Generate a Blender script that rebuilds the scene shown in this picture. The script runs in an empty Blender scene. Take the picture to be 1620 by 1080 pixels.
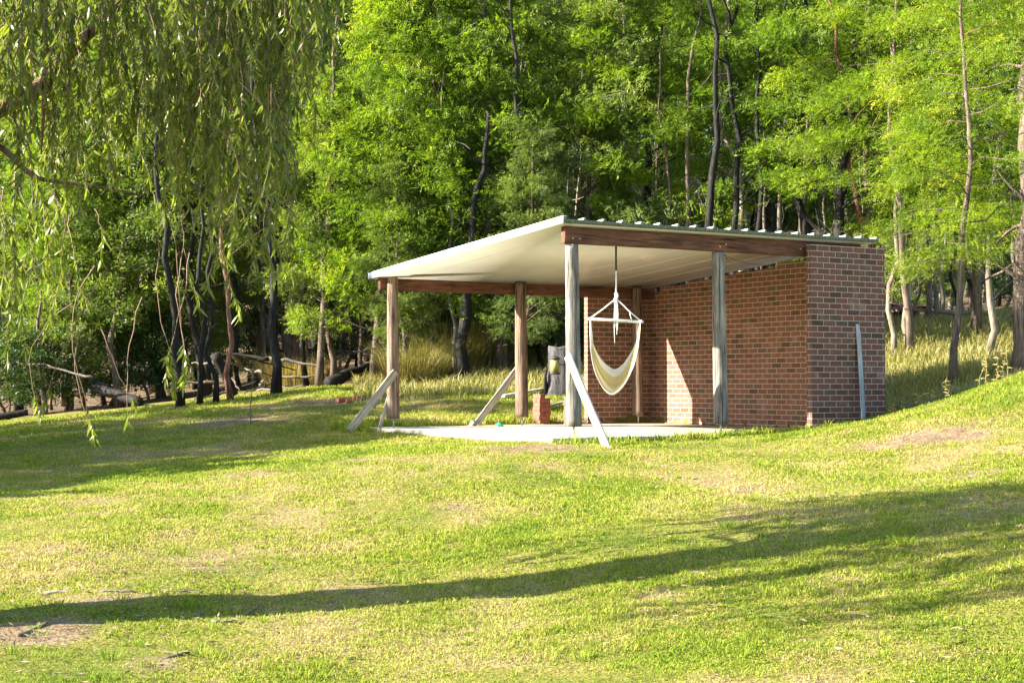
import bpy, math, random
import numpy as np
from mathutils import Vector, Matrix

# ------------------------------------------------------------------ camera, world, sun, exposure
SC = bpy.context.scene
COL = SC.collection
TH = math.radians(30.72)                 # heading of the camera against the shelter
F_PX, HOR = 2429.2, 606.3                # focal length and horizon row in photograph pixels (1620 wide)
PITCH = math.atan((HOR - 540) / F_PX)
CAM = np.array([-11.40, -17.54, 0.732])
RIGHT = np.array([math.cos(TH), -math.sin(TH), 0.0])
FWD = np.array([math.sin(TH), math.cos(TH), 0.0])
UP = np.array([0.0, 0.0, 1.0])

cam_d = bpy.data.cameras.new('camera')
cam_d.sensor_width = 36.0
cam_d.lens = F_PX / 1620 * 36
cam_d.clip_end = 2000
cam = bpy.data.objects.new('camera', cam_d)
COL.objects.link(cam)
f3 = FWD * math.cos(PITCH) + UP * math.sin(PITCH)
cam.location = CAM
cam.rotation_euler = Vector(f3).to_track_quat('-Z', 'Y').to_euler()
SC.camera = cam

TO_SUN = np.array([-2.63, 1.0, 1.50]); TO_SUN = TO_SUN / np.linalg.norm(TO_SUN)
SUN_EL = math.asin(TO_SUN[2]); SUN_ROT = math.atan2(TO_SUN[0], TO_SUN[1])
world = bpy.data.worlds.new("World"); SC.world = world
world.use_nodes = True
wn = world.node_tree
bg = next(n for n in wn.nodes if n.type == 'BACKGROUND')
sky = wn.nodes.new('ShaderNodeTexSky')
sky.sky_type = 'NISHITA'; sky.sun_disc = False
sky.sun_elevation = SUN_EL; sky.sun_rotation = SUN_ROT
sky.air_density = 1.0; sky.dust_density = 0.6; sky.ozone_density = 1.0
wn.links.new(sky.outputs[0], bg.inputs[0]); bg.inputs[1].default_value = 0.095
sun_d = bpy.data.lights.new('sun', 'SUN'); sun_d.energy = 5.0; sun_d.angle = math.radians(0.5)
sun_d.color = (1.0, 0.93, 0.80)
sun = bpy.data.objects.new('sun', sun_d); COL.objects.link(sun)
sun.rotation_euler = Vector(TO_SUN).to_track_quat('Z', 'Y').to_euler()
SC.view_settings.view_transform = 'Standard'; SC.view_settings.look = 'None'
SC.view_settings.exposure = 2.5; SC.view_settings.gamma = 1.0
SC.view_settings.use_curve_mapping = False
SC.render.engine = 'CYCLES'
cy = SC.cycles
cy.max_bounces = 7; cy.diffuse_bounces = 4; cy.glossy_bounces = 3; cy.transmission_bounces = 4
cy.transparent_max_bounces = 4
cy.caustics_reflective = False; cy.caustics_refractive = False
cy.use_denoising = True; cy.denoiser = 'OPENIMAGEDENOISE'; cy.denoising_input_passes = 'RGB_ALBEDO_NORMAL'; cy.denoising_prefilter = 'NONE'
cy.sample_clamp_indirect = 6.0

rng = np.random.default_rng(7)
random.seed(7)

# ------------------------------------------------------------------ helpers
def pix(px, py, d):
    """world point on the view ray of photo pixel (px, py) at horizontal depth d"""
    xn, yn = (px - 810) / F_PX, (540 - py) / F_PX
    u3 = UP * math.cos(PITCH) - FWD * math.sin(PITCH)
    t = d / (math.cos(PITCH) - yn * math.sin(PITCH))
    return CAM + t * (f3 + xn * RIGHT + yn * u3)

def rd(r, d, z=0.0):
    return np.array([CAM[0] + r * RIGHT[0] + d * FWD[0], CAM[1] + r * RIGHT[1] + d * FWD[1], z])

def to_rd(x, y):
    dx, dy = x - CAM[0], y - CAM[1]
    return dx * RIGHT[0] + dy * RIGHT[1], dx * FWD[0] + dy * FWD[1]

def hash2(i, j, s):
    h = (i * 374761393 + j * 668265263 + s * 974634777).astype(np.int64)
    h = (h ^ (h >> 13)) * 1274126177
    h = h ^ (h >> 16)
    return (h & 0xffff) / 65535.0

def vnoise(x, y, s=0):
    x = np.asarray(x, float); y = np.asarray(y, float)
    i = np.floor(x).astype(np.int64); j = np.floor(y).astype(np.int64)
    fx = x - i; fy = y - j
    fx = fx * fx * (3 - 2 * fx); fy = fy * fy * (3 - 2 * fy)
    return ((hash2(i, j, s) * (1 - fx) + hash2(i + 1, j, s) * fx) * (1 - fy)
            + (hash2(i, j + 1, s) * (1 - fx) + hash2(i + 1, j + 1, s) * fx) * fy)

def fbm(x, y, s=0, o=4):
    v = 0; a = .5; t = 0
    for k in range(o):
        v = v + a * vnoise(x * 2 ** k + 13.7 * k, y * 2 ** k + 7.1 * k, s + k); t += a; a *= .5
    return v / t

def mesh_np(name, V, F, mat=None, smooth=False, var=None, uv=None):
    """V (n,3), F list of (m,k) arrays"""
    me = bpy.data.meshes.new(name)
    V = np.asarray(V, np.float32)
    if not isinstance(F, (list, tuple)): F = [F]
    F = [np.asarray(f, np.int32) for f in F if len(f)]
    me.vertices.add(len(V)); me.vertices.foreach_set('co', V.ravel())
    nl = sum(f.size for f in F); npoly = sum(len(f) for f in F)
    me.loops.add(nl); me.polygons.add(npoly)
    me.loops.foreach_set('vertex_index', np.concatenate([f.ravel() for f in F]))
    tot = np.concatenate([np.full(len(f), f.shape[1], np.int32) for f in F])
    st = np.concatenate([[0], np.cumsum(tot)[:-1]]).astype(np.int32)
    me.polygons.foreach_set('loop_start', st)
    if smooth:
        me.polygons.foreach_set('use_smooth', np.ones(npoly, bool))
    if var is not None:
        a = me.attributes.new('var', 'FLOAT', 'POINT'); a.data.foreach_set('value', np.asarray(var, np.float32))
    if uv is not None:
        l = me.uv_layers.new(name='UVMap'); l.data.foreach_set('uv', np.asarray(uv, np.float32).ravel())
    me.update(calc_edges=True); me.validate()
    if mat: me.materials.append(mat)
    return me

class MB:
    def __init__(s): s.V = []; s.F = {}; s.n = 0; s.var = []
    def add(s, V, F, var=0.0):
        V = np.asarray(V, float); F = np.asarray(F, int)
        s.V.append(V); s.F.setdefault(F.shape[1], []).append(F + s.n); s.n += len(V)
        s.var.append(np.full(len(V), var) if np.isscalar(var) else np.asarray(var))
    def box(s, c, size, R=None, var=0.0):
        h = np.array(size) / 2
        P = np.array([[x, y, z] for z in (-1, 1) for y in (-1, 1) for x in (-1, 1)]) * h
        if R is not None: P = P @ np.asarray(R).T
        s.add(P + np.array(c), [[0, 2, 3, 1], [4, 5, 7, 6], [0, 1, 5, 4], [2, 6, 7, 3], [0, 4, 6, 2], [1, 3, 7, 5]], var)
    def tube(s, P, rad, n=8, cap=True, rough=0.0, var=0.0):
        P = np.asarray(P, float); m = len(P)
        rad = np.full(m, rad) if np.isscalar(rad) else np.asarray(rad, float)
        T = np.gradient(P, axis=0); T /= np.linalg.norm(T, axis=1)[:, None] + 1e-9
        ref = np.array([1., 0, 0]) if abs(T[0][0]) < .8 else np.array([0, 1., 0])
        A = []
        for t in T:
            a = ref - t * (ref @ t); a /= np.linalg.norm(a) + 1e-9; A.append(a); ref = a
        A = np.array(A); B = np.cross(T, A)
        ang = np.linspace(0, 2 * np.pi, n, endpoint=False)
        rr = rad[:, None] * (1 + (rough * (rng.random((m, n)) - .5) if rough else 0))
        V = P[:, None] + rr[..., None] * (np.cos(ang)[None, :, None] * A[:, None] + np.sin(ang)[None, :, None] * B[:, None])
        i = np.arange(m - 1)[:, None] * n; j = np.arange(n)[None]; k = (j + 1) % n
        Q = np.stack([i + j, i + k, i + n + k, i + n + j], -1).reshape(-1, 4)
        s.add(V.reshape(-1, 3), Q, var)
        if cap:
            base = s.n - m * n
            for off, fl in ((0, 1), ((m - 1) * n, 0)):
                c = np.arange(n); c = c[::-1] if fl else c
                s.F.setdefault(n, []).append((c + base + off)[None])
    def mesh(s, name, mat, smooth=False):
        return mesh_np(name, np.concatenate(s.V), [np.concatenate(f) for f in s.F.values()], mat, smooth, np.concatenate(s.var))

def link(name, me, parent=None, loc=None):
    o = bpy.data.objects.new(name, me); COL.objects.link(o)
    if parent: o.parent = parent
    if loc is not None: o.location = loc
    return o

def tag(o, label=None, cat=None, group=None, kind=None):
    if label: o['label'] = label
    if cat: o['category'] = cat
    if group: o['group'] = group
    if kind: o['kind'] = kind
    return o

def empty(name, loc, rz=0.0, label=None, cat=None, group=None):
    o = bpy.data.objects.new(name, None); COL.objects.link(o)
    o.location = loc; o.rotation_euler = (0, 0, rz); o.empty_display_size = .3
    return tag(o, label, cat, group)

def copy_thing(o):
    c = o.copy(); COL.objects.link(c)
    for ch in list(o.children):
        d = ch.copy(); COL.objects.link(d); d.parent = c
        for g in list(ch.children):
            e = g.copy(); COL.objects.link(e); e.parent = d
    return c

def bevel(o, w, seg=2):
    m = o.modifiers.new('bevel', 'BEVEL'); m.width = w; m.segments = seg; m.limit_method = 'ANGLE'
    return o

# ------------------------------------------------------------------ materials
def mat_new(name):
    m = bpy.data.materials.new(name); m.use_nodes = True
    nt = m.node_tree; b = next(n for n in nt.nodes if n.type == 'BSDF_PRINCIPLED')
    return m, nt, b

def nd(nt, typ, **kw):
    n = nt.nodes.new(typ)
    for k, v in kw.items():
        if k.startswith('i_'):
            key = k[2:]
            n.inputs[int(key) if key.isdigit() else key].default_value = v
        else: setattr(n, k, v)
    return n

def ramp(nt, fac, stops, interp='LINEAR'):
    r = nt.nodes.new('ShaderNodeValToRGB'); e = r.color_ramp.elements
    r.color_ramp.interpolation = interp
    while len(e) < len(stops): e.new(0.5)
    for el, (p, c) in zip(e, stops): el.position = p; el.color = (*c, 1)
    nt.links.new(fac, r.inputs[0]); return r.outputs[0]

def noise(nt, vec, scale, detail=4, rough=.55, dist=0.0):
    n = nt.nodes.new('ShaderNodeTexNoise'); n.inputs['Scale'].default_value = scale
    n.inputs['Detail'].default_value = detail; n.inputs['Roughness'].default_value = rough
    n.inputs['Distortion'].default_value = dist
    if vec is not None: nt.links.new(vec, n.inputs['Vector'])
    return n.outputs['Fac']

def coord(nt, out='Object', scale=(1, 1, 1)):
    c = nt.nodes.new('ShaderNodeTexCoord'); m = nt.nodes.new('ShaderNodeMapping')
    m.inputs['Scale'].default_value = scale
    nt.links.new(c.outputs[out], m.inputs[0]); return m.outputs[0]

def bump(nt, b, h, strength=.4, dist=.01):
    n = nt.nodes.new('ShaderNodeBump'); n.inputs['Strength'].default_value = strength
    n.inputs['Distance'].default_value = dist
    nt.links.new(h, n.inputs['Height']); nt.links.new(n.outputs[0], b.inputs['Normal'])

def mix(nt, fac, a, b, mode='MIX'):
    m = nt.nodes.new('ShaderNodeMix'); m.data_type = 'RGBA'; m.blend_type = mode
    for sock, v in ((m.inputs[0], fac), (m.inputs[6], a), (m.inputs[7], b)):
        if isinstance(v, (int, float)): sock.default_value = v
        elif isinstance(v, tuple): sock.default_value = (*v, 1)
        else: nt.links.new(v, sock)
    return m.outputs[2]

def math_n(nt, op, a, b=None):
    m = nt.nodes.new('ShaderNodeMath'); m.operation = op
    for k, v in enumerate((a, b)):
        if v is None: continue
        if isinstance(v, (int, float)): m.inputs[k].default_value = v
        else: nt.links.new(v, m.inputs[k])
    return m.outputs[0]

def leaf_mat(name, stops, transl=.45, rough=.45, spec=.3, patch=None, tl_gain=(1.15, 1.25, .6)):
    """two sided leaf: principled + translucent; colour from the leaf's own 'var' and the plant"""
    m, nt, b = mat_new(name)
    at = nd(nt, 'ShaderNodeAttribute', attribute_name='var')
    oi = nd(nt, 'ShaderNodeObjectInfo')
    f = math_n(nt, 'ADD', math_n(nt, 'MULTIPLY', at.outputs['Fac'], .75), math_n(nt, 'MULTIPLY', oi.outputs['Random'], .28))
    c = ramp(nt, f, stops)
    nt.links.new(c, b.inputs['Base Color']); b.inputs['Roughness'].default_value = rough
    b.inputs['Specular IOR Level'].default_value = spec
    t = nd(nt, 'ShaderNodeBsdfTranslucent')
    nt.links.new(mix(nt, 1.0, c, tl_gain, 'MULTIPLY'), t.inputs[0])
    mx = nd(nt, 'ShaderNodeMixShader'); mx.inputs[0].default_value = transl
    nt.links.new(b.outputs[0], mx.inputs[1]); nt.links.new(t.outputs[0], mx.inputs[2])
    out = next(n for n in nt.nodes if n.type == 'OUTPUT_MATERIAL')
    nt.links.new(mx.outputs[0], out.inputs[0])
    return m

def wood_mat(name, stops, scale=(14, 14, 1.2), rough=.8, bs=.5, detail_scale=3.0):
    m, nt, b = mat_new(name)
    v = coord(nt, 'Object', scale)
    n1 = noise(nt, v, detail_scale, 8, .65, .6)
    c = ramp(nt, n1, stops)
    v2 = coord(nt, 'Object', (1, 1, 1)); n2 = noise(nt, v2, 2.2, 3)
    c = mix(nt, 1.0, c, ramp(nt, n2, [(.3, (.72, .72, .72)), (.7, (1.15, 1.12, 1.08))]), 'MULTIPLY')
    nt.links.new(c, b.inputs['Base Color']); b.inputs['Roughness'].default_value = rough
    b.inputs['Specular IOR Level'].default_value = .2
    ck = noise(nt, coord(nt, 'Object', tuple(q * (2.2 if q > 2 else .45) for q in scale)), detail_scale, 3, .5, .3)
    k = ramp(nt, ck, [(.33, (.16, .15, .14)), (.40, (1, 1, 1))]); c = mix(nt, 1.0, c, k, 'MULTIPLY')
    nt.links.new(c, b.inputs['Base Color'])
    bump(nt, b, mix(nt, .6, n1, k), bs, .02)
    return m

def plain_mat(name, col, rough=.6, var=.15, scale=6.0, metal=0.0, spec=.4, bs=0.0):
    m, nt, b = mat_new(name)
    n1 = noise(nt, coord(nt), scale, 5)
    lo = tuple(x * (1 - var) for x in col); hi = tuple(min(1, x * (1 + var)) for x in col)
    nt.links.new(ramp(nt, n1, [(.3, lo), (.7, hi)]), b.inputs['Base Color'])
    b.inputs['Roughness'].default_value = rough; b.inputs['Metallic'].default_value = metal
    b.inputs['Specular IOR Level'].default_value = spec
    if bs: bump(nt, b, n1, bs, .01)
    return m

def brick_mat(name, mortar=(.50, .42, .28), tone=1.0, moss=0.35):
    m, nt, b = mat_new(name)
    uv = nd(nt, 'ShaderNodeTexCoord').outputs['UV']
    wob = nd(nt, 'ShaderNodeTexNoise'); wob.inputs['Scale'].default_value = 9; nt.links.new(uv, wob.inputs['Vector'])
    off = nd(nt, 'ShaderNodeVectorMath', operation='MULTIPLY_ADD')
    nt.links.new(wob.outputs['Color'], off.inputs[0]); off.inputs[1].default_value = (.006, .006, 0); nt.links.new(uv, off.inputs[2])
    br = nd(nt, 'ShaderNodeTexBrick', offset=.5, squash=1.0)
    br.inputs['Color1'].default_value = (0, 0, 0, 1); br.inputs['Color2'].default_value = (1, 1, 1, 1)
    br.inputs['Mortar'].default_value = (.5, .5, .5, 1)
    br.inputs['Scale'].default_value = 1.0; br.inputs['Mortar Size'].default_value = .0058
    br.inputs['Mortar Smooth'].default_value = .25; br.inputs['Bias'].default_value = 0.0
    br.inputs['Brick Width'].default_value = .24; br.inputs['Row Height'].default_value = .086
    nt.links.new(off.outputs[0], br.inputs['Vector'])
    k = tone
    c = ramp(nt, br.outputs['Color'], [(0, (.085 * k, .05 * k, .033 * k)), (.16, (.15 * k, .062 * k, .042 * k)), (.35, (.185 * k, .08 * k, .055 * k)),
                                       (.6, (.205 * k, .086 * k, .059 * k)), (.8, (.175 * k, .08 * k, .056 * k)), (1, (.11 * k, .076 * k, .05 * k))])
    n1 = noise(nt, uv, 55, 5, .7)
    c = mix(nt, 1.0, c, ramp(nt, n1, [(.3, (.65, .65, .65)), (.7, (1.3, 1.3, 1.3))]), 'MULTIPLY')
    n2 = noise(nt, uv, 1.6, 5, .65)
    c = mix(nt, ramp(nt, n2, [(.56, (0, 0, 0)), (.75, (.42, .42, .42))]), c, (.42, .34, .27))       # lime bloom
    mo = mix(nt, ramp(nt, noise(nt, uv, 2.3, 4), [(.5, (0, 0, 0)), (.66, (moss, moss, moss))]), mortar, (.30, .24, .05))
    col = mix(nt, br.outputs['Fac'], c, mo)
    nt.links.new(col, b.inputs['Base Color']); b.inputs['Roughness'].default_value = .88
    b.inputs['Specular IOR Level'].default_value = .25
    h = math_n(nt, 'SUBTRACT', math_n(nt, 'MULTIPLY', n1, .35), br.outputs['Fac'])
    bump(nt, b, h, .8, .006)
    return m

M = {}
M['brick'] = brick_mat('brickwork', tone=1.15)
M['brick_front_shade'] = brick_mat('brickwork_front_shade', (.36, .33, .26), .74, .12)  # same brick toned down: the front wall's shade is put into its colour
M['loose_brick'] = plain_mat('loose_brick', (.26, .085, .055), .85, .3, 30, bs=.3)
M['post_grey'] = wood_mat('post_grey', [(.30, (.045, .04, .035)), (.45, (.155, .14, .122)), (.62, (.25, .23, .20)), (.8, (.36, .335, .30))], (9, 9, .8), bs=.9)
M['post_brown'] = wood_mat('post_brown', [(.30, (.05, .03, .02)), (.46, (.155, .105, .075)), (.62, (.25, .18, .135)), (.8, (.36, .295, .24))], (9, 9, .7), bs=.8)
M['beam'] = wood_mat('beam_red', [(.28, (.045, .021, .014)), (.5, (.12, .053, .032)), (.75, (.21, .095, .055))], (1.0, 9, 9), bs=.35)
M['plank'] = wood_mat('plank', [(.25, (.20, .17, .125)), (.5, (.38, .34, .27)), (.75, (.52, .48, .40))], (12, 12, 1.0), bs=.4)
M['plank_white'] = wood_mat('plank_white', [(.25, (.32, .28, .225)), (.5, (.50, .455, .38)), (.75, (.62, .57, .485))], (12, 12, 1.0), bs=.3)
M['plank_grey'] = wood_mat('plank_grey', [(.25, (.22, .23, .23)), (.5, (.34, .36, .36)), (.75, (.46, .48, .48))], (12, 12, 1.0), bs=.3)
M['soffit'] = plain_mat('soffit_enamel', (.54, .525, .455), .33, .04, .9, spec=.5)
M['roof_white'] = plain_mat('roof_white', (.80, .80, .78), .35, .05, 3)
M['flashing'] = plain_mat('flashing', (.10, .11, .07), .8, .5, 24)
M['soffit_line'] = plain_mat('soffit_line', (.74, .68, .50), .4, .05)
def concrete_mat():
    m, nt, b = mat_new('concrete'); v = coord(nt)
    c = ramp(nt, noise(nt, v, 1.1, 6, .65), [(.3, (.27, .23, .175)), (.55, (.40, .355, .28)), (.75, (.46, .415, .34))])
    c = mix(nt, 1.0, c, ramp(nt, noise(nt, v, 26, 5, .7), [(.3, (.78, .76, .74)), (.65, (1.06, 1.06, 1.06))]), 'MULTIPLY')
    w = nd(nt, 'ShaderNodeTexVoronoi', feature='DISTANCE_TO_EDGE'); w.inputs['Scale'].default_value = .55
    dv = nd(nt, 'ShaderNodeMix', data_type='VECTOR'); dv.inputs[0].default_value = .06
    nz = nd(nt, 'ShaderNodeTexNoise'); nz.inputs['Scale'].default_value = 3; nt.links.new(v, nz.inputs['Vector']); nt.links.new(v, dv.inputs[4]); nt.links.new(nz.outputs['Color'], dv.inputs[5]); nt.links.new(dv.outputs[1], w.inputs['Vector'])
    c = mix(nt, 1.0, c, ramp(nt, w.outputs['Distance'], [(.0, (.45, .42, .38)), (.006, (1, 1, 1))]), 'MULTIPLY')
    nt.links.new(c, b.inputs['Base Color']); b.inputs['Roughness'].default_value = .88; bump(nt, b, noise(nt, v, 40, 4), .25, .01); return m
M['concrete'] = concrete_mat()
M['steel'] = plain_mat('steel_pin', (.5, .5, .48), .45, .3, 20, metal=.6)
M['rope'] = plain_mat('rope', (.76, .74, .68), .8, .12, 60)
M['black_rod'] = plain_mat('black_rod', (.035, .035, .03), .5)
M['bar'] = plain_mat('bar_wood', (.62, .59, .53), .5, .2, 30)
M['wire'] = plain_mat('wire', (.03, .028, .025), .6)
M['bark_dark'] = wood_mat('bark_dark', [(.3, (.006, .006, .006)), (.55, (.018, .016, .014)), (.8, (.06, .05, .04))], (8, 8, 1.4), bs=.9)
M['bark_brown'] = wood_mat('bark_brown', [(.3, (.05, .036, .026)), (.55, (.14, .105, .078)), (.75, (.27, .22, .17))], (8, 8, 1.2), bs=.9)
M['bark_pale'] = wood_mat('bark_pale', [(.3, (.09, .07, .052)), (.55, (.21, .18, .135)), (.75, (.36, .32, .255))], (7, 7, 1.0), bs=.6)
M['bark_red'] = wood_mat('bark_red', [(.3, (.06, .03, .02)), (.55, (.20, .10, .065)), (.75, (.32, .19, .13))], (7, 7, 1.0), bs=.6)
M['bark_gum'] = wood_mat('bark_gum', [(.3, (.06, .036, .02)), (.5, (.15, .092, .052)), (.72, (.25, .17, .105))], (4, 4, 1.0), bs=.4)
M['twig'] = plain_mat('twig', (.16, .10, .06), .8, .3, 8)
M['dead_wood'] = wood_mat('dead_wood', [(.25, (.06, .05, .042)), (.5, (.14, .12, .10)), (.75, (.26, .235, .205))], (8, 8, 1.2), bs=.6)

M['wattle'] = leaf_mat('wattle_leaf', [(0, (.050, .092, .014)), (.35, (.105, .172, .017)), (.68, (.19, .26, .019)), (.9, (.32, .345, .022)), (1, (.44, .40, .026))], .5, .5, .2)
M['wattle_grey'] = leaf_mat('wattle_grey_leaf', [(0, (.06, .09, .026)), (.4, (.115, .16, .036)), (.8, (.20, .25, .036)), (1, (.33, .35, .03))], .45, .5, .25)
M['dark_leaf'] = leaf_mat('forest_leaf', [(0, (.05, .08, .016)), (.5, (.11, .155, .024)), (1, (.25, .28, .03))], .45, .5, .25)
M['gum_leaf'] = leaf_mat('gum_leaf', [(0, (.06, .088, .018)), (.4, (.155, .185, .026)), (.8, (.28, .30, .034)), (1, (.38, .34, .035))], .55, .33, .36)
M['shrub_leaf'] = leaf_mat('shrub_leaf', [(0, (.022, .045, .014)), (.5, (.045, .082, .02)), (1, (.09, .13, .026))], .35)
M['straw'] = leaf_mat('straw', [(0, (.24, .19, .06)), (.5, (.40, .30, .11)), (1, (.52, .40, .18))], .4)
M['dry_mix'] = leaf_mat('dry_mix', [(0, (.12, .12, .03)), (.4, (.24, .20, .06)), (1, (.42, .32, .13))], .4)
M['long_grass'] = leaf_mat('long_grass', [(0, (.09, .115, .026)), (.4, (.24, .22, .065)), (1, (.44, .36, .17))], .4)

# lawn and blades share their colour fields (dry patches, lush patches)
def lawn_fields(nt):
    g = nd(nt, 'ShaderNodeNewGeometry').outputs['Position']
    a = noise(nt, g, .30, 5, .62); b_ = noise(nt, g, 1.15, 5, .65); c = noise(nt, g, 7.5, 4, .65)
    s = math_n(nt, 'ADD', math_n(nt, 'MULTIPLY', a, .42), math_n(nt, 'ADD', math_n(nt, 'MULTIPLY', b_, .36), math_n(nt, 'MULTIPLY', c, .22)))
    return g, s

def blade_mat(name):
    m, nt, b = mat_new(name)
    g, s = lawn_fields(nt)
    at = nd(nt, 'ShaderNodeAttribute', attribute_name='var')
    f = math_n(nt, 'ADD', s, math_n(nt, 'MULTIPLY', math_n(nt, 'SUBTRACT', at.outputs['Fac'], .5), .17))
    dr = nd(nt, 'ShaderNodeAttribute', attribute_name='dry'); f = math_n(nt, 'SUBTRACT', f, math_n(nt, 'MULTIPLY', dr.outputs['Fac'], .15))
    c = ramp(nt, f, [(.26, (.46, .355, .20)), (.38, (.44, .36, .14)), (.455, (.345, .36, .052)), (.53, (.24, .31, .028)), (.66, (.13, .21, .018))])
    nt.links.new(c, b.inputs['Base Color']); b.inputs['Roughness'].default_value = .6
    b.inputs['Specular IOR Level'].default_value = .1
    t = nd(nt, 'ShaderNodeBsdfTranslucent'); nt.links.new(c, t.inputs[0])
    mx = nd(nt, 'ShaderNodeMixShader'); mx.inputs[0].default_value = .45
    nt.links.new(b.outputs[0], mx.inputs[1]); nt.links.new(t.outputs[0], mx.inputs[2])
    nt.links.new(mx.outputs[0], next(n for n in nt.nodes if n.type == 'OUTPUT_MATERIAL').inputs[0])
    return m
M['blade'] = blade_mat('lawn_blade')

def ground_mat():
    m, nt, b = mat_new('ground_turf')
    g, s = lawn_fields(nt)
    c = ramp(nt, s, [(.34, (.30, .21, .115)), (.44, (.32, .25, .11)), (.50, (.24, .22, .05)), (.60, (.15, .18, .026))])
    so = nd(nt, 'ShaderNodeAttribute', attribute_name='soil')
    c = mix(nt, ramp(nt, so.outputs['Fac'], [(.15, (0, 0, 0)), (.6, (1, 1, 1))]), c, ramp(nt, noise(nt, g, 5, 5, .7), [(.35, (.17, .115, .07)), (.65, (.36, .265, .165))]))
    fine = noise(nt, g, 38, 4, .7)
    c = mix(nt, 1.0, c, ramp(nt, fine, [(.34, (.28, .25, .22)), (.64, (1.1, 1.1, 1.05))]), 'MULTIPLY')
    at = nd(nt, 'ShaderNodeAttribute', attribute_name='var')      # forest floor
    lit = noise(nt, g, 9, 5, .7)
    ff = ramp(nt, lit, [(.3, (.045, .032, .02)), (.55, (.12, .085, .05)), (.75, (.20, .15, .09))])
    c = mix(nt, at.outputs['Fac'], c, ff)
    nt.links.new(c, b.inputs['Base Color']); b.inputs['Roughness'].default_value = .95
    b.inputs['Specular IOR Level'].default_value = .1
    bump(nt, b, fine, .9, .03)
    return m
M['ground'] = ground_mat()

# ------------------------------------------------------------------ terrain
CP = []          # (r, d, z)
def cpx(px, py, d):
    p = pix(px, py, d); r, dd = to_rd(p[0], p[1]); CP.append((r, dd, p[2]))
for px, py, d in [
    (-150, 1080, 9.0), (400, 1080, 9.0), (810, 1080, 9.0), (1250, 1080, 8.9), (1770, 1080, 8.7),
    (-100, 968, 11.0), (400, 966, 11.3), (810, 916, 11.9), (1250, 856, 12.3), (1700, 805, 12.6),
    (-50, 800, 16.5), (400, 800, 16.0), (810, 790, 16.0), (1250, 770, 15.8), (1650, 735, 15.8),
    (810, 738, 18.2), (1250, 722, 18.2), (1600, 665, 18.5), (1000, 715, 19.2),
    (640, 694, 23.3), (740, 703, 21.6), (150, 750, 20.5), (450, 735, 20.0), (650, 712, 20.5),
    (-40, 705, 27.0), (200, 705, 25.0), (420, 693, 25.0), (560, 680, 25.2),
    (1340, 672, 22.6), (1440, 655, 22.3), (1560, 612, 21.5), (1680, 570, 21.0),
    (1420, 652, 24.6), (1490, 636, 25.5), (1560, 612, 26.0), (1640, 590, 26.0),
    (640, 655, 28.2), (760, 652, 28.5), (850, 655, 28.6), (930, 640, 29.5),
    (-30, 668, 36.0), (200, 648, 35.5), (320, 634, 34.5), (440, 621, 33.5), (560, 612, 34.0), (650, 612, 33.0), (730, 602, 33.5), (860, 610, 32.0),
    (1000, 600, 33.0), (1200, 582, 32.0), (1440, 556, 31.0), (1560, 560, 31.0), (1680, 550, 31.0), (1420, 505, 38.0), (1600, 500, 38.0),
    (300, 612, 44.0), (0, 648, 45.0), (600, 580, 43.0), (900, 560, 43.0), (1200, 530, 43.0), (1600, 480, 43.0)]:
    cpx(px, py, d)
for r, d, z in [(-4, 4, -1.0), (4, 4, -1.0), (0, 0, -1.0), (-14, 12, -1.1), (-14, 20, -1.0), (-16, 30, -.7), (-18, 42, -.3), (12, 10, -.6), (14, 18, .6), (16, 26, 2.0),
                (18, 36, 3.2), (-10, -10, -1.2), (10, -10, -.9), (-30, 10, -1.4), (-30, 40, -.5), (30, 10, 1), (30, 40, 5.5),
                (-20, 60, 2.5), (0, 60, 5.0), (20, 60, 7.5), (-30, 85, 9), (0, 85, 12), (30, 85, 15), (-50, 30, -1), (50, 30, 8), (0, -30, -1.5), (-40, -30, -2), (40, -30, 0)]:
    CP.append((r, d, z))
# slab surroundings (world x, y, z)
for x, y, z in [(-.5, -.2, -.055), (.6, -.25, -.065), (2., -.25, -.05), (3.2, -.28, -.035), (4.0, -.32, -.01), (-.5, 2, -.075), (-.5, 4, -.075), (-.5, 5.7, -.06), (1, 6.1, 0.0), (3, 6.1, .04), (4.6, 6.1, .1),
                (2.5, 3, -.10), (5.9, 3, .2), (5.9, 5.8, .35), (4.9, -.45, .06), (5.6, -.45, .22), (5.9, .2, .22)]:
    r, d = to_rd(x, y); CP.append((r, d, z))
CP = np.array(CP)
def _tps(r2): return .5 * r2 * np.log(r2 + 1e-9)
_A = CP[:, :2] / 10
_K = _tps(((_A[:, None] - _A[None]) ** 2).sum(-1)) + np.eye(len(CP)) * .01
_P = np.c_[np.ones(len(CP)), _A]
_L = np.block([[_K, _P], [_P.T, np.zeros((3, 3))]])
_w = np.linalg.solve(_L, np.r_[CP[:, 2], 0, 0, 0])
SLAB = (-.42, 5.50, -.12, 5.78)       # x0 x1 y0 y1
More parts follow.
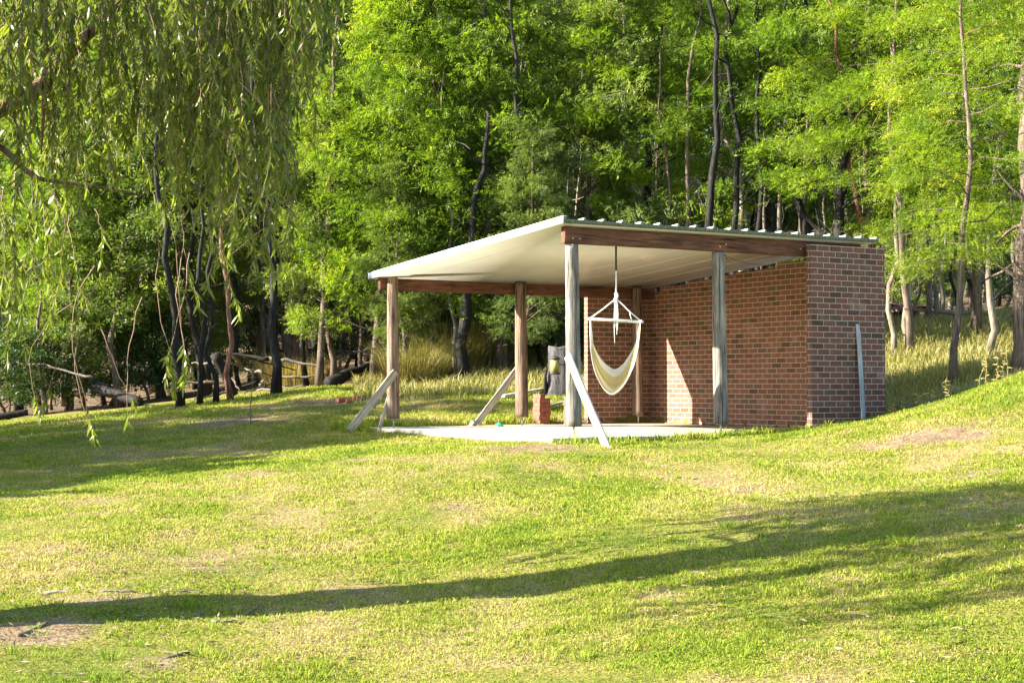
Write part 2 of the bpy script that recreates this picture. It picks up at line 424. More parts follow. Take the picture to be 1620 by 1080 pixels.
def ground_z(x, y, fine=True):
    x = np.asarray(x, float); y = np.asarray(y, float)
    r, d = to_rd(x, y)
    rc = np.clip(r, -55, 55); dc = np.clip(d, -35, 90)
    q = np.stack([rc, dc], -1) / 10
    sh = q.shape[:-1]; q = q.reshape(-1, 2)
    out = np.empty(len(q))
    for a in range(0, len(q), 20000):
        b = q[a:a + 20000]
        out[a:a + 20000] = _tps(((b[:, None] - _A[None]) ** 2).sum(-1)) @ _w[:-3] + _w[-3] + b @ _w[-2:]
    z = out.reshape(sh) + np.maximum(d - 90, 0) * .05
    if fine:
        n = (fbm(x * .55, y * .55, 3) - .5) * .10 + (fbm(x * 2.6, y * 2.6, 9, 3) - .5) * .055
        dx = np.maximum(np.maximum(SLAB[0] - x, x - SLAB[1]), 0); dy = np.maximum(np.maximum(SLAB[2] - y, y - SLAB[3]), 0)
        k = np.clip(np.hypot(dx, dy) / 1.0, .15, 1)
        z = z + n * k
    inside = (x > SLAB[0] + .03) & (x < SLAB[1] - .03) & (y > SLAB[2] + .03) & (y < SLAB[3] - .03)
    return np.where(inside, np.minimum(z, -.08), z)
def gz(x, y): return float(ground_z(np.array([x]), np.array([y]))[0])
def gz_rd(r, d):
    p = rd(r, d); return gz(p[0], p[1])
def on_ground(px, d, sink=0.0):
    """world point on the ground, seen in column px at depth d"""
    r = (px - 810) / F_PX * d
    p = rd(r, d); p[2] = gz(p[0], p[1]) - sink
    return p

def forest_mask(r, d):
    px = 810 + r / np.maximum(d, 1) * F_PX
    edge = np.interp(px, [0, 400, 640, 900, 1200, 1620], [37.5, 36.2, 36.2, 36.5, 37.5, 38])
    n = vnoise(r * .8, d * .8, 5) * 2 - 1
    return np.clip((d - edge + n * 1.2) / 2.0, 0, 1)

def gp(px, py):
    """ground point seen at photo pixel"""
    for d in np.arange(8.2, 40, .1):
        p = pix(px, py, d)
        if p[2] <= gz(p[0], p[1]): return p
    return p
# bare and dry patches of the lawn: (photo column, row, half width px, half height px, weight)
PATCH = []
for px, py, hw, hh, k in [(1470, 690, 130, 16, 1.0), (1560, 668, 60, 14, .7), (60, 1000, 110, 24, 1.0), (170, 950, 130, 12, .7), (250, 890, 260, 26, .55), (60, 880, 120, 20, .5), (520, 930, 160, 14, .5), (700, 800, 60, 8, .6),
        (400, 752, 90, 8, .7), (1040, 945, 70, 14, .8), (870, 708, 120, 7, .8), (640, 700, 60, 5, .5), (1180, 775, 70, 12, .6), (1150, 800, 60, 8, .5), (480, 640, 120, 8, .9), (380, 665, 110, 8, .8), (690, 641, 70, 5, .8),
        (1540, 940, 90, 12, .45), (260, 1050, 70, 9, .7), (1500, 1040, 120, 14, .5), (1330, 915, 60, 7, .6), (560, 730, 60, 7, .5), (1550, 750, 80, 7, .6), (960, 1010, 150, 12, .3), (150, 815, 120, 8, .5)]:
    c = to_rd(*gp(px, py)[:2]); u = to_rd(*gp(px, py - hh)[:2])
    PATCH.append((c[0], c[1], hw / F_PX * c[1], max(.25, u[1] - c[1]), k))
def soil(x, y):
    r, d = to_rd(x, y); v = 0
    for r0, d0, sr, sd, k in PATCH: v = np.maximum(v, k * np.exp(-((r - r0) / sr) ** 2 - ((d - d0) / sd) ** 2))
    return np.clip((v * 1.25 + .9 * (fbm(np.asarray(x) * 2.1, np.asarray(y) * 2.1, 71, 5) - .5) - .22) * np.clip(v * 4, 0, 1), 0, 1)

PATCH2 = []                              # broad straw coloured areas of dry grass
for px, py, hw, hh, k in [(230, 885, 330, 40, 1.0), (60, 840, 200, 16, .6), (1180, 785, 160, 22, .7), (660, 790, 140, 14, .6), (1500, 700, 220, 26, 1.0), (420, 748, 120, 10, .7), (1060, 945, 120, 18, .8), (1560, 960, 120, 18, .6), (1470, 1040, 180, 24, .6), (860, 715, 200, 12, .6), (420, 1010, 160, 20, .5), (450, 660, 200, 14, .7)]:
    c = to_rd(*gp(px, py)[:2]); u = to_rd(*gp(px, py - hh)[:2]); PATCH2.append((c[0], c[1], hw / F_PX * c[1], max(.25, u[1] - c[1]), k))
def dryness(x, y):
    r, d = to_rd(x, y); v = 0
    for r0, d0, sr, sd, k in PATCH2: v = np.maximum(v, k * np.exp(-((r - r0) / sr) ** 2 - ((d - d0) / sd) ** 2))
    return np.clip(v * (.2 + 1.3 * fbm(np.asarray(x) * 1.1, np.asarray(y) * 1.1, 57, 5)), 0, 1)

dl = np.concatenate([np.arange(-40, 6, 3.0), np.arange(6, 30, .14), np.arange(30, 46, .4), np.arange(46, 90, 3), [95, 110, 140, 200, 300, 450]])
rl = np.concatenate([[-400, -250, -150, -100], np.arange(-70, -14, 3.5), np.arange(-14, -9, .4), np.arange(-9, 9, .14), np.arange(9, 14, .4), np.arange(14, 71, 3.5), [100, 150, 250, 400]])
RR, DD = np.meshgrid(rl, dl)
GX = CAM[0] + RR * RIGHT[0] + DD * FWD[0]; GY = CAM[1] + RR * RIGHT[1] + DD * FWD[1]
GZ = ground_z(GX, GY)
nr, ndp = len(rl), len(dl)
i = np.arange(ndp - 1)[:, None] * nr + np.arange(nr - 1)[None]
Q = np.stack([i, i + 1, i + nr + 1, i + nr], -1).reshape(-1, 4)
gm = mesh_np('ground', np.stack([GX, GY, GZ], -1).reshape(-1, 3), Q, M['ground'], True, forest_mask(RR, DD).ravel())
a_ = gm.attributes.new('soil', 'FLOAT', 'POINT'); a_.data.foreach_set('value', soil(GX, GY).astype(np.float32).ravel())
g = link('ground', gm)
tag(g, 'sloping mown lawn of green and straw coloured turf with bare patches', 'ground', kind='structure')

# ------------------------------------------------------------------ shelter
sh = empty('shelter', (0, 0, 0), 0, 'open brick and timber shelter with a sloping white roof and five log posts', 'shelter')
X0R, X1R = -.29, 5.44                       # roof left / right
YF, YB = -.19, 5.86                         # roof front / back
SL = .0655
def soff(y): return 2.888 - SL * (y + .19)
P5 = [(0, 0, 2.626, 'post_grey', .097), (2.53, 0, 2.626, 'post_grey', .095), (0, 5.51, 0, 'post_brown', .098), (2.50, 5.51, 0, 'post_brown', .102), (4.99, 5.51, 0, 'post_brown', .092)]
def post(x, y, top, mat, r0, seed):
    rs = np.random.default_rng(seed)
    if top == 0: top = soff(y) - .012
    n, m = 26, 30
    zz = np.linspace(.147, top, m)
    ang = np.linspace(0, 2 * np.pi, n, endpoint=False)
    lean = rs.normal(0, .004, 2)
    R = r0 * (1.12 - .20 * (zz - zz[0]) / (zz[-1] - zz[0]))[:, None] * np.ones(n)
    groove = sum(a * np.cos(k * ang + p)[None] for k, a, p in [(2, .035, rs.random() * 6), (3, .03, rs.random() * 6), (5, .02, rs.random() * 6)])
    R = R * (1 + groove)
    for c in rs.choice(n, 4, replace=False):
        a, b = sorted(rs.random(2)); msk = (np.linspace(0, 1, m) > a * .7) & (np.linspace(0, 1, m) < b + .2)
        R[msk, c] *= .86
    R = R * (1 + (rs.random(R.shape) - .5) * .03)
    cx = x + (zz - 1.3) * lean[0] - .012 * (zz - zz[0]); cyy = y + (zz - 1.3) * lean[1]
    V = np.stack([cx[:, None] + R * np.cos(ang), cyy[:, None] + R * np.sin(ang), zz[:, None] * np.ones(n)], -1)
    mb = MB()
    ii = np.arange(m - 1)[:, None] * n; j = np.arange(n)[None]; k = (j + 1) % n
    mb.add(V.reshape(-1, 3), np.stack([ii + j, ii + k, ii + n + k, ii + n + j], -1).reshape(-1, 4))
    mb.F.setdefault(n, []).append(np.arange(n)[::-1][None]); mb.F[n].append((np.arange(n) + (m - 1) * n)[None])
    o = link('post', mb.mesh('post', M[mat], False), sh)
    pb = MB(); pb.tube([[x, y, -.01], [x, y, .16]], .014, 10); pb.box((x, y, .146), (.12, .12, .008))
    link('post_bracket', pb.mesh('post_bracket', M['steel']), o)
    return o
for k, p in enumerate(P5): post(*p, 40 + k)

def beam(x0, x1, y0, y1, z0, z1, seed):
    rs = np.random.default_rng(seed)
    n = 26; xs = np.linspace(x0, x1, n)
    wob = lambda a: np.cumsum(rs.normal(0, a, n)) * .5
    b0, b1, t = wob(.003), wob(.003), wob(.002)
    V = np.stack([np.c_[xs, np.full(n, y0), z0 + b0], np.c_[xs, np.full(n, y1), z0 + b1], np.c_[xs, np.full(n, y1), z1 + 0 * t], np.c_[xs, np.full(n, y0), z1 + 0 * t]], 1).reshape(-1, 3)
    i = np.arange(n - 1)[:, None] * 4; j = np.arange(4)[None]; k = (j + 1) % 4
    mb = MB(); mb.add(V, np.stack([i + j, i + 4 + j, i + 4 + k, i + k], -1).reshape(-1, 4))
    mb.F[4].append(np.array([[0, 1, 2, 3], [4 * n - 1, 4 * n - 2, 4 * n - 3, 4 * n - 4]]))
    return bevel(link('beam', mb.mesh('beam', M['beam']), sh), .008)
fb = beam(-.175, 5.22, -.055, .045, 2.632, soff(.0) - .012, 1)
for bx in (-.05, .06, 2.48, 2.59, 4.0):
    mb = MB(); mb.tube([[bx, -.054, 2.70 + .04 * (bx > 2.5)], [bx, -.066, 2.70 + .04 * (bx > 2.5)]], .011, 8); link('bolt', mb.mesh('bolt', M['steel']), fb)
beam(-.21, 5.43, 5.605, 5.70, 2.292, soff(5.65) - .012, 2)

def wall_uv(name, quads, mat, parent):
    """quads: list of (4 points, 4 uvs)"""
    V = []; F = []; U = []
    for pts, uvs in quads:
        b = len(V); V += list(pts); F.append([b, b + 1, b + 2, b + 3]); U += list(uvs)
    return link(name, mesh_np(name, np.array(V), np.array(F), mat, False, None, np.array(U)), parent)
Z_COURSE = .729 - .086 * 9          # joints line up with the photographed courses
def box_wall(x0, x1, y0, y1, z0, z1, ushift=0.0):
    """brick box with uv in metres: length along the face, height up"""
    q = []
    def vv(z): return z - Z_COURSE
    c = [(x0, y0), (x1, y0), (x1, y1), (x0, y1)]
    run = ushift
    for k in range(4):
        a, b = c[k], c[(k + 1) % 4]
        L = math.hypot(b[0] - a[0], b[1] - a[1])
        q.append(([(*a, z0), (*b, z0), (*b, z1), (*a, z1)], [(run, vv(z0)), (run + L, vv(z0)), (run + L, vv(z1)), (run, vv(z1))]))
        run += L
    q.append(([(x0, y0, z1), (x1, y0, z1), (x1, y1, z1), (x0, y1, z1)], [(0, .02), (x1 - x0, .02), (x1 - x0, .02 + .06), (0, .08)]))
    return q
XS0, XS1 = 5.44, 5.535
wall_uv('brick_wall', box_wall(4.055, XS1, -.235, -.125, -.25, 2.797, .0), M['brick_front_shade'], sh)['label'] = 'front return wall of shaded red brick'
steps = [(-.123, 2.18), (2.18, 3.25), (3.25, 3.92), (3.92, 4.60), (4.60, 5.43), (5.43, 5.773)]
q = []
for a, b in steps:
    top = soff(b) - .008 if b < 5.5 else soff(5.43) - .09
    q += box_wall(XS0, XS1, a, b, -.2, top, -(4.055 - XS0) * 0 + 10 - b if False else 0)
qq = []
for (a, b), k in zip(steps, range(len(steps))):
    top = soff(b) - .008 if b < 5.5 else soff(5.43) - .09
    vv = lambda z: z - Z_COURSE
    L = lambda y: 5.775 - y + .006
    qq.append(([(XS0, b, -.2), (XS0, a, -.2), (XS0, a, top), (XS0, b, top)], [(L(b), vv(-.2)), (L(a), vv(-.2)), (L(a), vv(top)), (L(b), vv(top))]))
    qq.append(([(XS1, a, -.2), (XS1, b, -.2), (XS1, b, top), (XS1, a, top)], [(L(a), vv(-.2)), (L(b), vv(-.2)), (L(b), vv(top)), (L(a), vv(top))]))
    qq.append(([(XS0, a, top), (XS1, a, top), (XS1, b, top), (XS0, b, top)], [(L(a), .02), (L(a), .08), (L(b), .08), (L(b), .02)]))
    nxt = steps[k + 1] if k + 1 < len(steps) else None
    if nxt:
        t2 = soff(nxt[1]) - .008 if nxt[1] < 5.5 else soff(5.43) - .09
        qq.append(([(XS0, b, t2), (XS1, b, t2), (XS1, b, top), (XS0, b, top)], [(0, vv(t2)), (.1, vv(t2)), (.1, vv(top)), (0, vv(top))]))
wall_uv('brick_wall', qq, M['brick'], sh)['label'] = 'long side wall of brick with stepped top'
wall_uv('brick_wall', box_wall(4.055, XS1, 5.775, 5.885, -.2, 2.42, .12), M['brick'], sh)['label'] = 'short back return wall'

# slab
mb = MB()
n = 30; xs = np.linspace(SLAB[0], SLAB[1], n)
mb.box(((SLAB[0] + SLAB[1] - .06) / 2, (SLAB[2] + SLAB[3]) / 2, -.09), (SLAB[1] - SLAB[0] - .07, SLAB[3] - SLAB[2] - .01, .18))
bevel(link('concrete_slab', mb.mesh('concrete_slab', M['concrete']), sh), .008)

# roof: ribbed white sheet over a cream soffit panel
rf = None
NR = 18; pitch = (X1R - X0R - .05) / NR
prof = [(X0R, .0)]
for k in range(NR + 1):
    c = X0R + .03 + k * pitch
    prof += [(c - .028, 0), (c - .012, .034), (c + .012, .034), (c + .028, 0)]
prof = np.array(sorted(set(prof + [(X1R, 0.0)])))
prof = prof[(prof[:, 0] >= X0R - 1e-6) & (prof[:, 0] <= X1R + 1e-6)]
if prof[0, 0] > X0R: prof = np.vstack([[X0R, 0], prof])
TK = .052
def skin(y): return soff(y) + TK
m_ = len(prof)
V = []
for y in (YF, YB):
    V += [(x, y, skin(y) + h) for x, h in prof]
V = np.array(V); i = np.arange(m_ - 1)
mb = MB(); mb.add(V, np.stack([i, i + 1, i + m_ + 1, i + m_], -1))
rf = link('roof', mb.mesh('roof', M['roof_white']), sh); rf['label'] = 'white ribbed sheet roof sloping down to the back'
mb = MB(); ym = (YF + YB) / 2
ang = -math.atan(SL)
Rx = np.array(Matrix.Rotation(ang, 3, 'X'))
mb.box(((X0R + X1R) / 2, ym, soff(ym) + TK / 2 - .002), (X1R - X0R - .012, (YB - YF) / math.cos(ang) - .012, TK - .006), Rx)
link('soffit', mb.mesh('soffit', M['soffit']), rf)
mb = MB()
for x in np.arange(X0R + .62, X1R - .1, .62):
    mb.box((x, ym, soff(ym) + .0005), (.008, (YB - YF) / math.cos(ang) - .05, .004), Rx)
link('soffit_joint', mb.mesh('soffit_joint', M['soffit_line']), rf)
# front flashing follows the ribs; barge capping at the left
V = []; 
for y in (YF - .012, YF - .0025):
    V += [(x, y, soff(YF) - .004) for x, h in prof] + [(x, y, skin(YF) + h + .003) for x, h in prof]
V = np.array(V)
f1 = np.stack([i, i + 1, i + m_ + 1, i + m_], -1); f2 = f1[:, ::-1] + 2 * m_
top = np.stack([i + m_, i + m_ + 1, i + 3 * m_ + 1, i + 3 * m_], -1); bot = np.stack([i + 1, i, i + 2 * m_, i + 2 * m_ + 1], -1)
mb = MB(); mb.add(V, np.concatenate([f1, f2, top, bot]))
link('fascia', mb.mesh('fascia', M['flashing']), rf)
mb = MB()
Ln = (YB - YF) / math.cos(ang)
mb.box((X0R - .007, ym, soff(ym) + .040), (.012, Ln + .02, .098), Rx)
mb.box((X0R + .02, ym, soff(ym) + .0925), (.066, Ln + .02, .007), Rx)
link('barge_capping', mb.mesh('barge_capping', M['roof_white']), rf)

# cable looped from the second front post to the wall
pts = []
p0 = np.array([2.60, -.0, 2.60]); p1 = np.array([4.03, .06, 2.625])
for t in np.linspace(0, 1, 16): pts.append(p0 + (p1 - p0) * t - np.array([0, 0, .13 * math.sin(math.pi * t ** .85)]))
mb = MB(); mb.tube(pts, .004, 6)
mb.tube([p0, p0 + [.03, -.02, -.05], p0 + [.06, -.03, -.09]], .004, 6)
tag(link('cable', mb.mesh('cable', M['wire'], True)), 'thin dark cable sagging under the front beam towards the brick wall', 'cable')

# ------------------------------------------------------------------ hanging chair
def on_plane_y(px, py, y):
    a = pix(px, py, 1.0) - CAM
    t = (y - CAM[1]) / a[1]; return CAM + a * t
YH = .42
top = on_plane_y(974.5, 392, YH); top[2] = soff(YH) - .002
apex = on_plane_y(974.5, 470, YH); rodend = on_plane_y(974.5, 428, YH)
bl = on_plane_y(931, 504.5, YH - .05); br_ = on_plane_y(1017, 509, YH)
# keep the bar square to the line of sight rather than to the wall
dc = (apex - CAM)[:2]; dist = np.linalg.norm(dc); dirn = np.r_[dc / dist, 0]
side = np.array([dirn[1], -dirn[0], 0])
def at_depth(px, py, dd):
    a = pix(px, py, 1.0) - CAM; return CAM + a * (dd / (a @ dirn))
D0 = dist
bl = at_depth(929, 504.5, D0 - .03); br_ = at_depth(1018, 509, D0 + .03)
hc = empty('hanging_chair', top, 0, 'cream and yellow cloth hammock chair hanging on a rope from the shelter roof', 'hammock chair')
def loc(p): return np.asarray(p) - top
def part(name, mb, mat, smooth=True, parent=hc): return link(name, mb.mesh(name, mat, smooth), parent)
mb = MB(); mb.tube([loc([top[0], top[1], top[2]]), loc([top[0], top[1], rodend[2]])], .014, 10); mb.tube([loc([top[0], top[1], top[2]]), loc([top[0], top[1], top[2] - .03])], .03, 10)
part('hanger_spring', mb, M['black_rod'])
ax = np.array([top[0], top[1], apex[2]])
rope = MB()
rope.tube([loc([top[0], top[1], rodend[2] + .02]), loc(ax)], .011, 8)
for dxy in (.0, .6, 1.2, 1.9, 2.5): 
    a_ = loc(ax) + np.array([.02 * math.cos(dxy * 2.4), .02 * math.sin(dxy * 2.4), .06])
    rope.tube([a_, a_ + [.012, 0, -.05], a_ + [-.008, .01, -.10], a_ + [.0, .0, -.15]], .009, 6)
ends = [bl + (br_ - bl) * .055, br_ - (br_ - bl) * .055]
for e in ends:
    rope.tube([loc(ax) + [0, 0, -.02], loc(ax * .5 + e * .5) + [0, 0, -.012], loc(e) + [0, 0, .012]], .009, 8)
    for s in (-1, 0, 1): rope.tube([loc(e) + side * .012 * s + dirn * .02 * math.cos(t) + np.array([0, 0, .022 * math.sin(t)]) for t in np.linspace(0, 2 * np.pi, 9)], .006, 6)
for kx, ln in ((-.03, .62), (.015, .50), (.03, .44), (.0, .40)):
    a_ = loc(ax) + side * kx * .5 + [0, 0, -.03]
    rope.tube([a_, a_ + side * kx * .4 + [0, 0, -ln * .5], a_ + side * kx * .2 + [0, 0, -ln]], .006, 6)
a_ = loc(ax * .45 + ends[1] * .55); rope.tube([a_, a_ + side * .02 + [0, 0, -.1], a_ + side * .04 + [0, 0, loc(br_)[2] - a_[2] + .02]], .006, 6)
part('rope', rope, M['rope'])
mb = MB(); mb.tube([loc(bl), loc(bl * .5 + br_ * .5), loc(br_)], .019, 12); part('spreader_bar', mb, M['bar'])
# cloth: a deep pocket slung between the two bar ends
nu, nv = 64, 34
UU, VV = np.meshgrid(np.linspace(0, 1, nu), np.linspace(0, 1, nv))
zt = loc(bl)[2] - .05; cxm = (loc(bl) + loc(br_)) / 2; W = np.linalg.norm(ends[1] - ends[0]) / 2
zlow_front = at_depth(968, 624, D0)[2] - top[2]; zlow_back = at_depth(970, 583, D0)[2] - top[2]
vv_ = VV[:, :1]
zl = zlow_front + .03 * (1 - np.clip(VV / .16, 0, 1)) ** 2 + (zlow_back - zlow_front) * np.clip((VV - .16) / .84, 0, 1) ** 1.6
C = np.cos(np.pi * UU); S = np.sin(np.pi * UU)
wid = W * np.sign(C) * np.abs(C) ** 1.22
wid = wid * (1 - .22 * VV * S)
zz = zt - (zt - zl) * S ** .86 - .02 * UU
dep = (-.14 + .46 * VV) * S ** .7
fold = .034 * np.sin(VV * 30 + 6 * UU) * np.exp(-((S - .4) / .38) ** 2) + .012 * np.sin(VV * 49 + 2 + 4 * UU) * S
Pc = cxm[None, None] * [1, 1, 0] + wid[..., None] * side + (dep + fold)[..., None] * dirn + zz[..., None] * UP + (S * -.05 + .05 * VV * S * S)[..., None] * side
Pc[..., 2] += fold * .5
iu = np.arange(nv - 1)[:, None] * nu + np.arange(nu - 1)[None]
Qc = np.stack([iu, iu + 1, iu + nu + 1, iu + nu], -1).reshape(-1, 4)
m, nt, b = mat_new('chair_cloth')
at = nd(nt, 'ShaderNodeAttribute', attribute_name='var')
c = ramp(nt, at.outputs['Fac'], [(0, (.74, .71, .62)), (.10, (.74, .71, .62)), (.115, (.26, .27, .25)), (.14, (.26, .27, .25)), (.155, (.60, .49, .22)), (.34, (.62, .51, .24)),
                                 (.36, (.72, .66, .48)), (.50, (.72, .66, .48)), (.52, (.60, .49, .2)), (.82, (.64, .53, .25)), (.835, (.72, .69, .60)), (1, (.74, .71, .62))])
nt.links.new(c, b.inputs['Base Color']); b.inputs['Roughness'].default_value = .9; b.inputs['Specular IOR Level'].default_value = .1
bump(nt, b, noise(nt, coord(nt), 160, 3), .3, .003)
t = nd(nt, 'ShaderNodeBsdfTranslucent'); nt.links.new(c, t.inputs[0]); mx = nd(nt, 'ShaderNodeMixShader'); mx.inputs[0].default_value = .28
nt.links.new(b.outputs[0], mx.inputs[1]); nt.links.new(t.outputs[0], mx.inputs[2]); nt.links.new(mx.outputs[0], next(n for n in nt.nodes if n.type == 'OUTPUT_MATERIAL').inputs[0])
cl = link('cloth_seat', mesh_np('cloth_seat', Pc.reshape(-1, 3), Qc, m, True, VV.ravel()), hc)
so = cl.modifiers.new('thick', 'SOLIDIFY'); so.thickness = .004
for e, u in zip(ends, (0, 1)):
    mb = MB()
    for kx in np.linspace(-.03, .03, 6):
        q0 = Pc[4 + int((kx + .03) / .06 * 26), nu - 7 if u == 0 else 6]
        mb.tube([loc(e) + dirn * kx * .4, (loc(e) + q0) / 2 + dirn * kx * .3, q0], .010, 6)
    part('cloth_strap', mb, M['rope'])

# ------------------------------------------------------------------ loose timber, bricks, stump
def plank(name, a, b, w, t, face, mat, label, group=None, sub=None):
    """plank from a (foot) to b (head); w across, t thick, 'face' roughly its wide side's normal"""
    a, b = np.array(a), np.array(b); L = np.linalg.norm(b - a); ax = (b - a) / L
    nrm = np.array(face, float); nrm -= ax * (nrm @ ax); nrm /= np.linalg.norm(nrm); sd = np.cross(nrm, ax)
    o = link(name, None); 
    mb = MB(); n = 9
    V = []
    for k in range(n):
        z = L * k / (n - 1); bow = .006 * math.sin(math.pi * k / (n - 1))
        for sx, sy in ((-1, -1), (1, -1), (1, 1), (-1, 1)): V.append((sx * w / 2, sy * t / 2 + bow, z))
    i = np.arange(n - 1)[:, None] * 4; j = np.arange(4)[None]; k = (j + 1) % 4
    mb.add(np.array(V), np.stack([i + j, i + k, i + 4 + k, i + 4 + j], -1).reshape(-1, 4))
    mb.F[4].append(np.array([[3, 2, 1, 0], [4 * n - 4, 4 * n - 3, 4 * n - 2, 4 * n - 1]]))
    bpy.data.objects.remove(o)
    o = link(name, mb.mesh(name, mat)); bevel(o, .003)
    o.matrix_world = Matrix(((sd[0], nrm[0], ax[0], a[0]), (sd[1], nrm[1], ax[1], a[1]), (sd[2], nrm[2], ax[2], a[2]), (0, 0, 0, 1)))
    return tag(o, label, 'plank', group)
def wall_pt(px, py, d): return pix(px, py, d)
dpost = to_rd(0, 0)[1]
plank('timber_plank', pix(964, 716, dpost - 1.1), pix(898, 562, dpost - .12), .125, .035, -.62 * FWD - .8 * RIGHT, M['plank_white'], 'white sunlit plank propped against the nearest front post', 'leaning planks')
db = to_rd(0, 5.51)[1]
plank('timber_plank', pix(553, 681, db - .7), pix(626, 588, db - .12), .125, .035, -FWD + .5 * RIGHT, M['plank'], 'grey plank propped at a slant against the far left post', 'leaning planks')
plank('timber_plank', pix(601, 676, db - .1), pix(625, 592, db + .16), .055, .04, -FWD + .4 * RIGHT, M['plank'], 'narrow batten leaning behind the far left post', 'leaning planks')
dm = to_rd(2.5, 5.51)[1]
plank('timber_plank', pix(754, 670, dm - .2), pix(820, 582, dm + .14), .115, .035, -FWD + .5 * RIGHT, M['plank'], 'grey plank leaning on the middle rear post', 'leaning planks')
ds = to_rd(5.2, -.24)[1]
plank('timber_plank', pix(1366.5, 676, ds - .30), pix(1357, 513, to_rd(5.1, -.26)[1] - .03), .105, .022, np.array([0.35, -1, .1]), M['plank_grey'], 'weathered grey board standing against the front brick wall', 'leaning planks')
o = plank('timber_plank', on_ground(796, 30.2) + [0, 0, .05], on_ground(874, 31.2) + [0, 0, .09], .10, .05, UP, M['plank_white'], 'pale plank lying in the grass beside the stump', None)
o = plank('timber_plank', on_ground(866, 29.2) + [0, 0, .06], on_ground(905, 29.6) + [0, 0, .08], .07, .04, UP, M['plank_grey'], 'pale batten lying in the grass behind the brick stack', None)

bk = MB(); bk.box((0, 0, .038), (.23, .11, .076)); brick_me = bk.mesh('brick', M['loose_brick'])
def brick(p, rz, label, group):
    o = link('brick', brick_me); o.location = p; o.rotation_euler = (random.uniform(-.01, .01), 0, rz)
    bevel(o, .004); return tag(o, label, 'brick', group)
def brick_column(px, d, courses, label, group, skip=()):
    c = on_ground(px, d, .03)
    for k in range(courses):
        for s in (-1, 1):
            if (k, s) in skip: continue
            rz = 0.0 if k % 2 else math.pi / 2
            off = np.array([0, .058 * s, 0]) if k % 2 else np.array([.058 * s, 0, 0])
            brick(c + off + [random.uniform(-.006, .006), random.uniform(-.006, .006), k * .0775], rz + random.uniform(-.05, .05), label, group)
brick_column(857, 27.6, 7, 'loose red brick in the square stack behind the middle rear post', 'stacked bricks', skip=((6, 1),))
c = on_ground(903, 26.6, .03)
for k in range(8): brick(c + [random.uniform(-.01, .01), 0, k * .0775], random.uniform(-.06, .06), 'red brick in the narrow stack hidden behind the front left post', 'narrow brick stack')
brick(c + [-.15, 0, 0], .1, 'red brick lying against the foot of the narrow brick stack', None)
c = on_ground(929, 30.0, .0)
for k in range(5): brick(c + [0, 0, k * .0775], random.uniform(-.04, .04), 'red brick in the stack beyond the short back wall', 'far brick stack')
for (px, d, rz, lab) in [(540, 30.5, .3, 'leftmost loose brick lying in the grass left of the shelter'), (552, 30.3, 1.2, 'loose brick in the grass between two others left of the shelter'), (567, 30.6, .1, 'loose brick nearest the slanted grey plank'), (571, 30.8, .9, 'loose brick lying behind the slanted grey plank')]:
    p = on_ground(px, d); o = brick(p + [0, 0, .0], rz, lab, 'loose bricks in the grass')
o = link('paver', None); bpy.data.objects.remove(o)
mb = MB(); mb.box((0, 0, .09), (.16, .07, .20)); o = bevel(link('concrete_block', mb.mesh('concrete_block', M['plank_grey'])), .008)
o.location = on_ground(743, 26.6); o.rotation_euler = (.55, 0, .6); tag(o, 'small pale grey block lying at the back edge of the slab', 'block')
mb = MB(); mb.tube([[0, 0, .0], [0, 0, .16], [0, 0, .19], [0, 0, .24]], [.04, .042, .016, .014], 12); 
o = link('bottle', mb.mesh('bottle', plain_mat('blue_plastic', (.16, .27, .48), .3, .1), True)); o.location = on_ground(589, 29.4); o.rotation_euler = (.7, .2, .3); tag(o, 'small blue plastic bottle tipped in the grass beside the far left post', 'bottle')
mb = MB(); mb.tube([[-.09, 0, .02], [-.03, 0, .045], [.09, 0, .02]], [.012, .03, .012], 8); 
o = link('toy_scoop', mb.mesh('toy_scoop', plain_mat('teal_plastic', (.02, .30, .22), .4, .1), True)); o.location = on_ground(791, 26.4) + np.array([0, 0, .06]); o.rotation_euler = (0, .3, -.7); tag(o, 'small teal plastic piece in the grass behind the slab', 'plastic piece')

# stump with a bird feeder hung on it
sp = on_ground(891, 31.0, .08)
st = empty('tree_stump', sp, 0, 'tall grey weathered stump standing behind the shelter', 'stump')
n, m_s = 28, 14
zz = np.linspace(0, 1.02, m_s); ang = np.linspace(0, 2 * np.pi, n, endpoint=False)
R = .30 + .14 * np.exp(-zz * 5)[:, None] * (1 + .5 * np.sin(4 * ang))[None] + .02 * np.sin(9 * ang + 1)[None] + rng.normal(0, .008, (m_s, n))
V = np.stack([R * np.cos(ang), R * np.sin(ang), zz[:, None] + (zz[:, None] / 1.02) ** 8 * .025 * np.sin(3 * ang + .5)[None]], -1)
mb = MB(); ii = np.arange(m_s - 1)[:, None] * n; j = np.arange(n)[None]; k = (j + 1) % n
mb.add(V.reshape(-1, 3), np.stack([ii + j, ii + k, ii + n + k, ii + n + j], -1).reshape(-1, 4)); mb.F.setdefault(n, []).append((np.arange(n) + (m_s - 1) * n)[None])
link('trunk', mb.mesh('trunk', wood_mat('stump_bark', [(.3, (.02, .019, .019)), (.5, (.06, .056, .058)), (.75, (.12, .115, .115))], (8, 8, 1.2), bs=1.0)), st)
mb = MB(); mb.tube([[-.36, .05, 0], [-.40, .05, .35], [-.37, .06, .55]], [.05, .035, .02], 7, rough=.3); link('bark_splinter', mb.mesh('bark_splinter', M['bark_dark']), st)
fp = pix(878, 592, 30.5)
bf = empty('bird_feeder', fp, 0, 'clear cylinder bird feeder with a dark cap hung beside the stump', 'bird feeder')
mb = MB(); mb.tube([[0, 0, .03], [0, 0, .30]], .09, 16); link('seed_tube', mb.mesh('seed_tube', plain_mat('feeder_tube', (.25, .22, .08), .25, .2, 12), True), bf)
